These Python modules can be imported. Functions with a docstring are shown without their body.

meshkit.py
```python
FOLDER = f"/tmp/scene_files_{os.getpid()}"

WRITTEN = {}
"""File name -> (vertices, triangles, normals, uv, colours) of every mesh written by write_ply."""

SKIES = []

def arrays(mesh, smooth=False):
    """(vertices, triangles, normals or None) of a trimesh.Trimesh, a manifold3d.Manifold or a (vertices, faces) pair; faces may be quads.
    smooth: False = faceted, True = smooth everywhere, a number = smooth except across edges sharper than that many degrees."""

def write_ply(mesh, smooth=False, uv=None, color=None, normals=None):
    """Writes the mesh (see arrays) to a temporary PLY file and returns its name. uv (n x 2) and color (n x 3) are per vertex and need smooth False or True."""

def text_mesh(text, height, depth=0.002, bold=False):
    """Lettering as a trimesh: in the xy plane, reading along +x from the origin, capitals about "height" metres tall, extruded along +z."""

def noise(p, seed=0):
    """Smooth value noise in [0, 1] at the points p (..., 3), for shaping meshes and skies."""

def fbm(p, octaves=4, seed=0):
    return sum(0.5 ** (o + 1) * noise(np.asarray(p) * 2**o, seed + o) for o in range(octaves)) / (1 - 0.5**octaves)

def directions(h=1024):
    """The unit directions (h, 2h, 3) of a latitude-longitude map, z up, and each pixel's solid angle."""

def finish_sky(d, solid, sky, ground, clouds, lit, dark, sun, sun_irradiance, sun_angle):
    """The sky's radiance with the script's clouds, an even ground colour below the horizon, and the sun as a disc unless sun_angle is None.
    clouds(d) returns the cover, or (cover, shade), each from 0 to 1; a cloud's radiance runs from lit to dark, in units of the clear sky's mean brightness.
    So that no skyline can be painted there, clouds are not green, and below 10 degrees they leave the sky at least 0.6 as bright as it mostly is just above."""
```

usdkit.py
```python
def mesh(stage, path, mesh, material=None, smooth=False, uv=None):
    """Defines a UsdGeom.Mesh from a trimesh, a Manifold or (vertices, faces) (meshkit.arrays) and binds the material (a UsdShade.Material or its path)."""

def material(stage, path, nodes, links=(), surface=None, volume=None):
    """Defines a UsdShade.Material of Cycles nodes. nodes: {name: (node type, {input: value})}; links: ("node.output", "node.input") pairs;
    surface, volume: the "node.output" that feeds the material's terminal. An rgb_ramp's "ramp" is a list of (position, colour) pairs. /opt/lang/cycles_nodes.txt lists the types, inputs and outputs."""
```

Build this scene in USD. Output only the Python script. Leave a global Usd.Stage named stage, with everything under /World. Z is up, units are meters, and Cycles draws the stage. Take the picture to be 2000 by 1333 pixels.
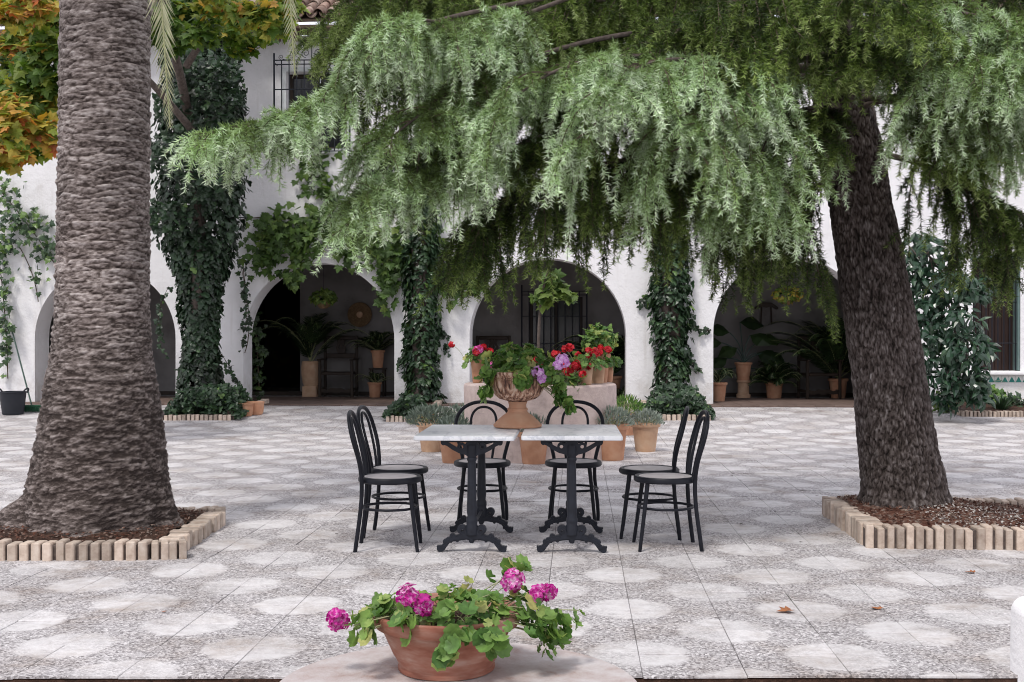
import math, numpy as np, trimesh, shapely
from shapely.geometry import Polygon, LineString, Point, box as sbox
from shapely.ops import unary_union
from shapely import affinity
import usdkit, meshkit
from pxr import Usd, UsdGeom, UsdLux, UsdShade, Sdf, Gf, Vt

stage = Usd.Stage.CreateInMemory()
UsdGeom.SetStageUpAxis(stage, 'Z'); UsdGeom.SetStageMetersPerUnit(stage, 1.0)
world = UsdGeom.Xform.Define(stage, '/World'); stage.SetDefaultPrim(world.GetPrim())
UsdGeom.Scope.Define(stage, '/World/Looks')
PI = math.pi
RNG = np.random.default_rng(7)

# ------------------------------------------------------------------ camera, sky, sun, exposure
H, F = 1.36, 2320.0                      # eye height (m), focal length in photo pixels (2000 wide)
YAW = math.radians(3.207)
PITCH = math.degrees(math.atan((666.5 - 655) / F))
cam = UsdGeom.Camera.Define(stage, '/World/camera')
cam.CreateHorizontalApertureAttr(36.0); cam.CreateVerticalApertureAttr(36.0 * 682 / 1024)
cam.CreateFocalLengthAttr(36.0 * F / 2000)
cam.CreateClippingRangeAttr((0.05, 1000.0))
cam.AddTranslateOp().Set((0, 0, H)); cam.AddRotateZOp().Set(math.degrees(YAW)); cam.AddRotateXOp().Set(90 - PITCH)
cam.CreateExposureAttr(0.5)
SUN_EL, SUN_AZ = math.radians(58), math.radians(205)     # azimuth clockwise from +y: behind the viewer, to the left
SKY = usdkit.material(stage, '/World/Looks/sky_light', {
    'tc': ('texture_coordinate', {}),
    'n': ('noise_texture', {'scale': 2.2, 'detail': 5.0, 'roughness': 0.55}),
    'r': ('rgb_ramp', {'ramp': [(0.30, (0.72,) * 3), (0.62, (0.97,) * 3)]}),
    's': ('sky_texture', {'sky_type': 'single_scattering', 'sun_disc': False, 'sun_elevation': SUN_EL, 'sun_rotation': SUN_AZ}),
    'm': ('mix_color', {'b': (8.3, 8.25, 9.0), 'use_clamp': False}),
    'bg': ('background_shader', {'strength': 0.10})},
    [('tc.generated', 'n.vector'), ('n.fac', 'r.fac'), ('r.color', 'm.fac'), ('s.color', 'm.a'), ('m.result', 'bg.color')], surface='bg.background')
sky = UsdLux.DomeLight.Define(stage, '/World/sky')
UsdShade.MaterialBindingAPI.Apply(sky.GetPrim()).Bind(SKY)
sun = UsdLux.DistantLight.Define(stage, '/World/sun')
sun.CreateIntensityAttr(0.4); sun.CreateAngleAttr(10.0); sun.CreateNormalizeAttr(True); sun.CreateColorAttr(Gf.Vec3f(1.0, 0.96, 0.9))
sun.AddRotateXYZOp().Set((90 - math.degrees(SUN_EL), 0, 180 - math.degrees(SUN_AZ)))

# ------------------------------------------------------------------ where a pixel of the photograph lies in the place
Dv = np.array([-math.sin(YAW), math.cos(YAW), 0.0]); Rv = np.array([math.cos(YAW), math.sin(YAW), 0.0]); Zv = np.array([0, 0, 1.0])
def ray(px, py): return Dv + (px - 1000) / F * Rv + (655 - py) / F * Zv
def P(px, py, d): return np.array([0, 0, H]) + d * ray(px, py)
def on_y(px, py, Y): r = ray(px, py); return np.array([0, 0, H]) + r * (Y / r[1])
Y_WALL, Y_BACK, Z_IN, Y_SLOPE = 19.97, 22.45, 0.21, 16.5
def gz(y): return np.clip((np.asarray(y, float) - Y_SLOPE) / (Y_WALL - Y_SLOPE), 0, 1) * Z_IN
def on_ground(px, py, up=0.0):
    r = ray(px, py); d = 8.0
    for _ in range(60):
        y = (d * r)[1]; d = 0.5 * d + 0.5 * ((gz(y) + up - H) / r[2])
    return np.array([0, 0, H]) + d * r

# ------------------------------------------------------------------ scene-graph helpers
COUNT = {}
def uniq(parent, name):
    k = (parent, name); n = COUNT.get(k, 0); COUNT[k] = n + 1
    return f'{parent}/{name}' + (f'_{n:03d}' if n else '')
def meta(prim, label=None, cat=None, group=None, kind=None):
    for k, v in (('label', label), ('category', cat), ('group', group), ('kind', kind)):
        if v: prim.SetCustomDataByKey(k, v)
def thing(name, label=None, cat=None, loc=None, rot=0.0, group=None, kind=None, parent='/World'):
    path = uniq(parent, name); x = UsdGeom.Xform.Define(stage, path)
    if loc is not None: x.AddTranslateOp().Set(tuple(map(float, loc)))
    if rot: x.AddRotateZOp().Set(float(rot))
    meta(x.GetPrim(), label, cat, group, kind)
    return path
def part(parent, name, m, mat, smooth=False, label=None, tint=None, kind=None, cat=None, group=None):
    if isinstance(m, list): m = cat_m(m)
    path = uniq(parent or '/World', name)
    if tint is not None and smooth not in (False, True): smooth = True
    g = usdkit.mesh(stage, path, m, M[mat], smooth=smooth)
    if tint is not None:
        UsdGeom.PrimvarsAPI(g).CreatePrimvar('tint', Sdf.ValueTypeNames.FloatArray, 'vertex').Set(Vt.FloatArray.FromNumpy(np.asarray(tint, np.float32)))
    meta(g.GetPrim(), label, cat, group, kind)
    return path
def top(name, m, mat, label, cat, group=None, kind=None, smooth=False, tint=None):
    return part('/World', name, m, mat, smooth, label, tint, kind, cat, group)
def copy_of(src, name, label, cat, loc, rot=0.0, group=None):
    path = thing(name, label, cat, loc, rot, group)
    p = stage.GetPrimAtPath(path); p.GetReferences().AddInternalReference(Sdf.Path(src)); p.SetInstanceable(True)
    return path

# ------------------------------------------------------------------ mesh helpers (all return (V, F) with triangles)
def cat_m(ms):
    V, Fc, o = [], [], 0
    for m in ms:
        v, f, _ = meshkit.arrays(m)
        V.append(v); Fc.append(f + o); o += len(v)
    return np.vstack(V), np.vstack(Fc)
def mv(m, loc=(0, 0, 0), rz=0.0, rx=0.0, ry=0.0, s=1.0):
    v, f, _ = meshkit.arrays(m); v = v * s
    if rx: c, n = math.cos(rx), math.sin(rx); v = v @ np.array([[1, 0, 0], [0, c, n], [0, -n, c]])
    if ry: c, n = math.cos(ry), math.sin(ry); v = v @ np.array([[c, 0, -n], [0, 1, 0], [n, 0, c]])
    if rz: c, n = math.cos(rz), math.sin(rz); v = v @ np.array([[c, n, 0], [-n, c, 0], [0, 0, 1]])
    return v + np.asarray(loc, float), f
def cbox(sx, sy, sz, b=0.004, loc=(0, 0, 0), rz=0.0):
    pts = []
    for x in (-1, 1):
        for y in (-1, 1):
            for z in (-1, 1):
                h = np.array([sx, sy, sz]) / 2
                for k in range(3):
                    q = h - b; q[k] = h[k]; pts.append(q * (x, y, z))
    h = trimesh.convex.convex_hull(np.array(pts))
    return mv((np.array(h.vertices), np.array(h.faces)), loc, rz)
def frame_of(t):
    t = t / (np.linalg.norm(t, axis=-1, keepdims=True) + 1e-12)
    ref = np.where(np.abs(t[..., 2:]) < 0.9, np.array([0, 0, 1.0]), np.array([1.0, 0, 0]))
    a = np.cross(t, ref); a /= np.linalg.norm(a, axis=-1, keepdims=True) + 1e-12
    return t, a, np.cross(t, a)
def tube(pts, r, sides=8, closed=False, cap=True):
    p = np.asarray(pts, float); n = len(p); r = np.broadcast_to(np.asarray(r, float), (n,))
    t = np.roll(p, -1, 0) - np.roll(p, 1, 0) if closed else np.gradient(p, axis=0)
    t /= np.linalg.norm(t, axis=1, keepdims=True) + 1e-12
    a = np.zeros_like(p); a[0] = frame_of(t[0])[1]
    for i in range(1, n):
        q = a[i - 1] - t[i] * (a[i - 1] @ t[i]); a[i] = q / (np.linalg.norm(q) + 1e-12)
    b = np.cross(t, a); ang = np.arange(sides) * 2 * PI / sides
    v = p[:, None] + r[:, None, None] * (np.cos(ang)[None, :, None] * a[:, None] + np.sin(ang)[None, :, None] * b[:, None])
    k = n if closed else n - 1
    i, j = np.meshgrid(np.arange(k), np.arange(sides), indexing='ij'); i2 = (i + 1) % n
    q = np.stack([i * sides + j, i * sides + (j + 1) % sides, i2 * sides + (j + 1) % sides, i2 * sides + j], -1).reshape(-1, 4)
    f = np.vstack([q[:, [0, 1, 2]], q[:, [0, 2, 3]]]); v = v.reshape(-1, 3)
    if cap and not closed:
        c0, c1 = len(v), len(v) + 1; v = np.vstack([v, p[0], p[-1]]); j = np.arange(sides)
        f = np.vstack([f, np.stack([np.full(sides, c0), (j + 1) % sides, j], 1), np.stack([np.full(sides, c1), (n - 1) * sides + j, (n - 1) * sides + (j + 1) % sides], 1)])
    return v, f
def spline(pts, n=24):
    from scipy.interpolate import PchipInterpolator, CubicSpline
    p = np.asarray(pts, float); s = np.r_[0, np.cumsum(np.linalg.norm(np.diff(p, axis=0), axis=1))]
    return (CubicSpline(s, p) if len(p) > 2 else PchipInterpolator(s, p))(np.linspace(0, s[-1], n))
def lathe(prof, n=40, flute=None):
    pr = np.asarray(prof, float); k = len(pr); ang = np.arange(n) * 2 * PI / n
    R = np.repeat(pr[:, :1], n, 1)
    if flute is not None: R = R * (1 + flute(ang[None, :], pr[:, 1:]))
    v = np.stack([R * np.cos(ang), R * np.sin(ang), np.repeat(pr[:, 1:], n, 1)], -1).reshape(-1, 3)
    i, j = np.meshgrid(np.arange(k - 1), np.arange(n), indexing='ij')
    q = np.stack([i * n + j, i * n + (j + 1) % n, (i + 1) * n + (j + 1) % n, (i + 1) * n + j], -1).reshape(-1, 4)
    return v, np.vstack([q[:, [0, 1, 2]], q[:, [0, 2, 3]]])
def extrude(poly, h):
    gs = [g for g in getattr(poly, 'geoms', [poly]) if g.area > 1e-7]
    return cat_m([trimesh.creation.extrude_polygon(g, h, engine='earcut') for g in gs])
def upright(poly, th, y0=0.0):
    """a shape drawn in x,z, standing with its front at y0 and going back by th"""
    v, f = extrude(poly, th)
    return np.stack([v[:, 0], y0 + v[:, 2], v[:, 1]], 1), f[:, ::-1]
def stamp(tmpl, pos, X, Y, Z, s):
    tv, tf = tmpl; s = np.broadcast_to(np.asarray(s, float), (len(pos),))
    v = pos[:, None] + s[:, None, None] * (tv[None, :, :1] * X[:, None] + tv[None, :, 1:2] * Y[:, None] + tv[None, :, 2:] * Z[:, None])
    f = tf[None] + (np.arange(len(pos)) * len(tv))[:, None, None]
    return v.reshape(-1, 3), f.reshape(-1, 3)
def nrm(a): return a / (np.linalg.norm(a, axis=-1, keepdims=True) + 1e-12)
def leaf_axes(out, tipdir, rng, jit=0.5):
    """frames for leaves whose face looks along out and whose tip points along tipdir, both jittered"""
    Z = nrm(out + rng.normal(0, jit, out.shape)); Y = tipdir + rng.normal(0, jit, out.shape)
    Y = nrm(Y - Z * (Y * Z).sum(-1, keepdims=True)); return np.cross(Y, Z), Y, Z

def fan(outline, mid=(0, 0.45), lift=0.06, edge=0.0):
    o = np.array(outline, float); n = len(o)
    v = np.vstack([[mid[0], mid[1], lift], np.c_[o, np.full(n, edge) if np.ndim(edge) == 0 else edge]])
    i = np.arange(n - 1)
    return v, np.stack([np.zeros(n - 1, int), i + 1, i + 2], 1)
IVY = fan([(0, 0), (.34, -.08), (.5, .22), (.27, .42), (.3, .68), (0, 1), (-.3, .68), (-.27, .42), (-.5, .22), (-.34, -.08), (0, 0)], lift=.1)
MAPLE = fan([(0, 0), (.22, -.12), (.62, .05), (.42, .22), (.62, .55), (.3, .52), (.22, .72), (0, 1.08), (-.22, .72), (-.3, .52), (-.62, .55), (-.42, .22), (-.62, .05), (-.22, -.12), (0, 0)], mid=(0, .3), lift=.1)
LANCE = (np.array([(0, 0, 0), (.16, .3, -.03), (.2, .55, -.06), (0, 1, -.22), (-.2, .55, -.06), (-.16, .3, -.03), (0, .3, .05), (0, .6, .02)]),
         np.array([(0, 1, 6), (1, 2, 7), (1, 7, 6), (2, 3, 7), (0, 6, 5), (5, 6, 7), (5, 7, 4), (4, 7, 3)]))
BLADE = (np.array([(-.05, 0, 0), (.05, 0, 0), (.055, .5, .02), (-.055, .5, .02), (0, 1, -.06)]), np.array([(0, 1, 2), (0, 2, 3), (3, 2, 4)]))
def geranium_leaf():
    n = 22; a = np.linspace(-PI * .5 + .22, PI * 1.5 - .22, n); r = .5 * (1 + .09 * np.cos(a * 7 + PI / 2)) * (1 + .04 * np.cos(15 * a))
    o = np.c_[r * np.cos(a), .45 + r * np.sin(a)]
    inner = np.c_[.55 * r * np.cos(a), .45 + .55 * r * np.sin(a)]
    v = np.vstack([[0, .42, -.05], np.c_[inner, .05 + .02 * np.cos(7 * a)], np.c_[o, .10 + .05 * np.cos(7 * a + 1)]])
    i = np.arange(n - 1)
    f = np.vstack([np.stack([0 * i, i + 1, i + 2], 1), np.stack([i + 1, i + 1 + n, i + 2 + n], 1), np.stack([i + 1, i + 2 + n, i + 2], 1)])
    return v, f
GERA = geranium_leaf()

# ------------------------------------------------------------------ materials
M = {}
def noisy(name, stops, scale=6.0, rough=0.8, bump=0.0, bscale=None, detail=6.0, stretch=(1, 1, 1), spec=0.3, metallic=0.0, dist=0.01, rand=0.0, nrough=0.6, coat=0.0):
    """a noise-mottled surface; rand shifts its value from prim to prim"""
    n = {'g': ('geometry', {}), 'mp': ('mapping', {'scale': stretch}), 'n': ('noise_texture', {'scale': scale, 'detail': detail, 'roughness': nrough}), 'r': ('rgb_ramp', {'ramp': stops}),
         'p': ('principled_bsdf', {'roughness': rough, 'specular_ior_level': spec, 'metallic': metallic, 'coat_weight': coat, 'coat_roughness': .25})}
    l = [('g.position', 'mp.vector'), ('mp.vector', 'n.vector'), ('n.fac', 'r.fac')]
    src = 'r.color'
    if rand:
        n['oi'] = ('object_info', {}); n['mr'] = ('map_range', {'from_min': 0.0, 'from_max': 1.0, 'to_min': 1 - rand, 'to_max': 1 + rand}); n['h'] = ('hsv', {})
        l += [('oi.random', 'mr.value'), ('mr.result', 'h.value'), ('r.color', 'h.color')]; src = 'h.color'
    l.append((src, 'p.base_color'))
    if bump:
        n['bn'] = ('noise_texture', {'scale': bscale or scale * 4, 'detail': 6.0, 'roughness': 0.65}); n['b'] = ('bump', {'strength': bump, 'distance': dist})
        l += [('mp.vector', 'bn.vector'), ('bn.fac', 'b.height'), ('b.normal', 'p.normal')]
    M[name] = usdkit.material(stage, f'/World/Looks/{name}', n, l, surface='p.BSDF')
def leafy(name, stops, rough=0.5, trans=0.3, tcol=None, spec=0.4, vary=9.0):
    """leaves coloured by the 'tint' primvar, letting some light through"""
    n = {'a': ('attribute', {'attribute': 'tint'}), 'r': ('rgb_ramp', {'ramp': stops}), 'g': ('geometry', {}), 'nz': ('noise_texture', {'scale': vary, 'detail': 2.0}),
         'mr': ('map_range', {'from_min': .3, 'from_max': .7, 'to_min': .7, 'to_max': 1.3}), 'h': ('hsv', {}),
         'p': ('principled_bsdf', {'roughness': rough, 'specular_ior_level': spec}), 't': ('translucent_bsdf', {}), 'm': ('mix_closure', {'fac': trans}),
         'th': ('hsv', {'value': 1.1, 'saturation': 1.1})}
    l = [('a.fac', 'r.fac'), ('g.position', 'nz.vector'), ('nz.fac', 'mr.value'), ('mr.result', 'h.value'), ('r.color', 'h.color'), ('h.color', 'p.base_color'), ('h.color', 'th.color'), ('th.color', 't.color'), ('p.BSDF', 'm.closure1'), ('t.BSDF', 'm.closure2')]
    M[name] = usdkit.material(stage, f'/World/Looks/{name}', n, l, surface='m.closure')

noisy('stucco', [(.3, (.66, .64, .63)), (.4, (.76, .75, .755)), (.55, (.82, .81, .82)), (.8, (.84, .83, .84))], scale=.9, rough=.92, bump=.45, bscale=14, dist=.03, spec=.1, detail=10, nrough=.72)
def limewash():
    n = {'g': ('geometry', {}), 'n': ('noise_texture', {'scale': .9, 'detail': 10.0, 'roughness': .72}), 'r': ('rgb_ramp', {'ramp': [(.3, (.66, .64, .63)), (.4, (.76, .75, .755)), (.55, (.82, .81, .82)), (.8, (.84, .83, .84))]}),
         'sp': ('separate_xyz', {}), 'zr': ('map_range', {'from_min': .2, 'from_max': .85, 'to_min': 1.0, 'to_max': 0.0, 'clamp': True}), 'n2': ('noise_texture', {'scale': 5.0, 'detail': 7.0, 'roughness': .7}), 'nr': ('map_range', {'from_min': .42, 'from_max': .68, 'to_min': 0.0, 'to_max': .9, 'clamp': True}), 'mu': ('math', {'math_type': 'multiply'}),
         'mp': ('mapping', {'scale': (7, 7, .5)}), 'n3': ('noise_texture', {'scale': 1.0, 'detail': 5.0}), 'sr': ('map_range', {'from_min': .58, 'from_max': .78, 'to_min': 0.0, 'to_max': .45, 'clamp': True}), 'mxf': ('math', {'math_type': 'maximum'}),
         'mx': ('mix_color', {'b': (.50, .46, .42)}), 'bn': ('noise_texture', {'scale': 14.0, 'detail': 7.0, 'roughness': .65}), 'b': ('bump', {'strength': .5, 'distance': .03}), 'p': ('principled_bsdf', {'roughness': .92, 'specular_ior_level': .1})}
    l = [('g.position', 'n.vector'), ('n.fac', 'r.fac'), ('g.position', 'sp.vector'), ('sp.z', 'zr.value'), ('g.position', 'n2.vector'), ('n2.fac', 'nr.value'), ('zr.result', 'mu.value1'), ('nr.result', 'mu.value2'), ('g.position', 'mp.vector'), ('mp.vector', 'n3.vector'), ('n3.fac', 'sr.value'),
         ('mu.value', 'mxf.value1'), ('sr.result', 'mxf.value2'), ('mxf.value', 'mx.fac'), ('r.color', 'mx.a'), ('mx.result', 'p.base_color'), ('g.position', 'bn.vector'), ('bn.fac', 'b.height'), ('b.normal', 'p.normal')]
    M['limewash'] = usdkit.material(stage, '/World/Looks/limewash', n, l, surface='p.BSDF')
limewash()
noisy('stucco_shaded', [(.3, (.14, .132, .128)), (.5, (.195, .186, .182)), (.75, (.235, .225, .22))], scale=2.0, rough=.92, bump=.4, bscale=26, dist=.02, spec=.1)  # white plaster with the shade of the arcade put into its colour
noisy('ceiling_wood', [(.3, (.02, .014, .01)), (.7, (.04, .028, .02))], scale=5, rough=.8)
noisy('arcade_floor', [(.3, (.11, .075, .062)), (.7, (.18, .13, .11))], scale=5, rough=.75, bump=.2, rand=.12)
noisy('dark_wood', [(.3, (.018, .012, .009)), (.7, (.04, .026, .018))], scale=9, rough=.55, stretch=(1, 1, .15))
noisy('red_wood', [(.3, (.022, .012, .010)), (.7, (.042, .022, .018))], scale=9, rough=.6, stretch=(1, 1, .12))
noisy('iron_dark', [(.3, (.009, .010, .015)), (.7, (.016, .019, .028))], scale=30, rough=.5, spec=.3, bump=.12, bscale=90, dist=.003)
noisy('chair_black', [(.3, (.006, .0065, .010)), (.7, (.012, .013, .019))], scale=14, rough=.45, spec=.2)
noisy('seat_grey', [(.3, (.40, .365, .37)), (.7, (.50, .47, .475))], scale=16, rough=.7, bump=.2, bscale=140, dist=.002)
noisy('marble', [(.3, (.56, .58, .61)), (.46, (.68, .69, .71)), (.495, (.50, .52, .56)), (.53, (.69, .70, .72)), (.7, (.76, .76, .78))], scale=4.5, rough=.3, spec=.5, detail=10, stretch=(1, .5, 1))
noisy('terracotta', [(.25, (.36, .17, .10)), (.5, (.46, .24, .145)), (.75, (.52, .32, .21))], scale=7, rough=.85, bump=.25, bscale=60, dist=.005, rand=.12)
noisy('terracotta_red', [(.28, (.20, .062, .038)), (.45, (.30, .125, .085)), (.58, (.37, .20, .15)), (.72, (.46, .33, .28))], scale=5, rough=.8, bump=.2, bscale=50, dist=.004, stretch=(1, 1, 3.5))
noisy('terracotta_pale', [(.25, (.42, .25, .16)), (.5, (.52, .34, .225)), (.75, (.58, .42, .3))], scale=8, rough=.88, bump=.25, bscale=60, dist=.005, rand=.08)
noisy('terracotta_old', [(.36, (.05, .03, .025)), (.46, (.19, .095, .065)), (.54, (.42, .25, .17)), (.66, (.62, .48, .38))], scale=46, rough=.9, bump=.4, bscale=70, dist=.006, stretch=(1, 1, .16))
noisy('pink_plaster', [(.32, (.36, .29, .265)), (.45, (.49, .39, .36)), (.56, (.56, .45, .41)), (.7, (.62, .52, .48))], scale=4.5, rough=.93, bump=.6, bscale=35, dist=.012, detail=10, nrough=.72)
noisy('pink_slab', [(.32, (.34, .24, .21)), (.42, (.44, .37, .355)), (.55, (.51, .465, .46)), (.7, (.60, .575, .575))], scale=5, rough=.85, bump=.6, bscale=60, dist=.006, detail=10, nrough=.75)
noisy('brick_buff', [(.25, (.33, .25, .20)), (.5, (.48, .39, .32)), (.75, (.58, .50, .43))], scale=17, rough=.92, bump=.6, bscale=70, dist=.008, rand=.28)
noisy('mortar', [(.3, (.06, .045, .04)), (.7, (.14, .11, .095))], scale=25, rough=.95, bump=.4, bscale=80)
noisy('joint_sand', [(.3, (.12, .11, .105)), (.65, (.52, .50, .49))], scale=14, rough=.95)
noisy('gravel', [(.3, (.10, .08, .07)), (.5, (.22, .18, .16)), (.7, (.42, .38, .35))], scale=70, rough=.9, bump=.8, bscale=80, dist=.01)
noisy('soil', [(.3, (.028, .016, .011)), (.55, (.075, .038, .025)), (.75, (.12, .07, .05))], scale=30, rough=.95, bump=1.0, bscale=60, dist=.02)
noisy('mulch', [(.3, (.06, .022, .014)), (.5, (.11, .045, .028)), (.7, (.30, .25, .21))], scale=22, rough=.9)
noisy('chip_pale', [(.3, (.35, .32, .30)), (.7, (.55, .52, .48))], scale=22, rough=.9)
noisy('roof_tile', [(.25, (.10, .055, .045)), (.5, (.24, .16, .125)), (.75, (.45, .39, .34))], scale=7, rough=.9, bump=.4, bscale=40, rand=.3)
noisy('eave', [(.3, (.09, .06, .045)), (.7, (.18, .13, .10))], scale=8, rough=.9)
noisy('twig_bark', [(.3, (.05, .035, .025)), (.7, (.13, .10, .075))], scale=40, rough=.9)
noisy('limb_bark', [(.3, (.055, .042, .035)), (.7, (.15, .12, .105))], scale=25, rough=.9, bump=.6, bscale=60)
noisy('palm_rachis', [(.3, (.22, .25, .12)), (.7, (.36, .36, .20))], scale=8, rough=.6)
noisy('bucket_rubber', [(.3, (.012, .014, .02)), (.7, (.022, .024, .03))], scale=6, rough=.5)
noisy('broom_green', [(.3, (.01, .05, .025)), (.7, (.02, .09, .045))], scale=20, rough=.7)
noisy('pole_green', [(.3, (.03, .06, .05)), (.7, (.05, .085, .07))], scale=10, rough=.5)
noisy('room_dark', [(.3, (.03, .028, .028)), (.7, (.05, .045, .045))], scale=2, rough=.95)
noisy('straw', [(.3, (.10, .06, .03)), (.7, (.2, .13, .07))], scale=30, rough=.9, bump=.6, bscale=60)
noisy('paint_white', [(.3, (.62, .66, .66)), (.7, (.72, .74, .74))], scale=8, rough=.5)
noisy('paint_teal', [(.3, (.10, .16, .155)), (.7, (.15, .21, .20))], scale=8, rough=.5)
noisy('tile_white', [(.3, (.66, .68, .66)), (.7, (.75, .76, .74))], scale=9, rough=.2)
noisy('tile_green', [(.3, (.02, .17, .15)), (.7, (.04, .26, .22))], scale=12, rough=.2)
noisy('dry_leaf', [(.3, (.20, .07, .03)), (.7, (.42, .17, .07))], scale=30, rough=.8)
noisy('dark_bit', [(.3, (.03, .02, .015)), (.7, (.06, .04, .03))], scale=30, rough=.9)
noisy('glass_dark', [(.3, (.012, .013, .016)), (.7, (.02, .02, .024))], scale=2, rough=.15, spec=.6)
# needles: 0 old yellow-green, darkened for shaded gaps, 1 young with silver bloom
leafy('needle', [(0, (.012, .024, .006)), (.28, (.048, .082, .015)), (.5, (.145, .215, .042)), (.72, (.31, .41, .12)), (1, (.56, .65, .32))], rough=.45, trans=.18, vary=3.0, spec=.35)
leafy('needle_silver', [(0, (.018, .030, .010)), (.28, (.065, .095, .024)), (.5, (.175, .26, .07)), (.72, (.39, .54, .27)), (1, (.73, .84, .64))], rough=.42, trans=.18, vary=3.0, spec=.4)
leafy('ivy_leaf', [(0, (.010, .016, .008)), (.5, (.026, .055, .026)), (.85, (.055, .105, .04)), (1, (.13, .22, .05))], rough=.38, trans=.15, spec=.5)
leafy('creeper_leaf', [(0, (.03, .06, .014)), (.5, (.075, .14, .03)), (1, (.17, .24, .05))], rough=.5, trans=.35)
leafy('plane_leaf', [(0, (.03, .07, .012)), (.32, (.10, .18, .028)), (.55, (.25, .31, .05)), (.72, (.46, .37, .07)), (.88, (.54, .27, .06)), (1, (.42, .13, .05))], rough=.5, trans=.4)
leafy('magnolia_leaf', [(0, (.012, .03, .016)), (.6, (.026, .062, .034)), (1, (.06, .11, .05))], rough=.28, trans=.08, spec=.6)
leafy('geranium', [(0, (.028, .065, .018)), (.4, (.085, .18, .04)), (.75, (.20, .32, .075)), (1, (.46, .44, .16))], rough=.55, trans=.3, vary=30)
leafy('grey_leaf', [(0, (.07, .10, .07)), (.6, (.18, .22, .18)), (1, (.33, .37, .32))], rough=.8, trans=.2)
leafy('palm_leaf', [(0, (.05, .075, .025)), (.5, (.13, .16, .075)), (1, (.36, .36, .22))], rough=.45, trans=.2, spec=.4)
leafy('dark_leaf', [(0, (.010, .020, .008)), (.7, (.026, .05, .016)), (1, (.06, .10, .025))], rough=.4, trans=.12)
leafy('petal_magenta', [(0, (.34, .005, .16)), (.5, (.55, .02, .32)), (.8, (.68, .25, .52)), (1, (.8, .6, .72))], rough=.55, trans=.3, vary=60)
leafy('petal_lilac', [(0, (.52, .16, .52)), (.5, (.70, .40, .72)), (1, (.82, .66, .83))], rough=.55, trans=.3)
leafy('petal_red', [(0, (.26, .004, .010)), (.6, (.52, .010, .022)), (1, (.66, .05, .07))], rough=.55, trans=.25)
leafy('petal_pink', [(0, (.55, .03, .28)), (.6, (.66, .10, .40)), (1, (.75, .35, .55))], rough=.55, trans=.3)

def trunk_mat(name, stops, scale, stretch, bump, dist):
    n = {'g': ('geometry', {}), 'mp': ('mapping', {'scale': stretch}), 'n': ('noise_texture', {'scale': scale, 'detail': 8.0, 'roughness': .7}),
         'a': ('attribute', {'attribute': 'tint'}), 'mx': ('mix_float', {'fac': .5}), 'r': ('rgb_ramp', {'ramp': stops}),
         'n2': ('noise_texture', {'scale': 1.7, 'detail': 3.0}), 'mr': ('map_range', {'from_min': .3, 'from_max': .7, 'to_min': .75, 'to_max': 1.25}), 'h': ('hsv', {}),
         'b': ('bump', {'strength': bump, 'distance': dist}), 'p': ('principled_bsdf', {'roughness': .92, 'specular_ior_level': .15})}
    l = [('g.position', 'mp.vector'), ('mp.vector', 'n.vector'), ('a.fac', 'mx.a'), ('n.fac', 'mx.b'), ('mx.result', 'r.fac'), ('r.color', 'h.color'), ('g.position', 'n2.vector'), ('n2.fac', 'mr.value'), ('mr.result', 'h.value'),
         ('h.color', 'p.base_color'), ('n.fac', 'b.height'), ('b.normal', 'p.normal')]
    M[name] = usdkit.material(stage, f'/World/Looks/{name}', n, l, surface='p.BSDF')
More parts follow.
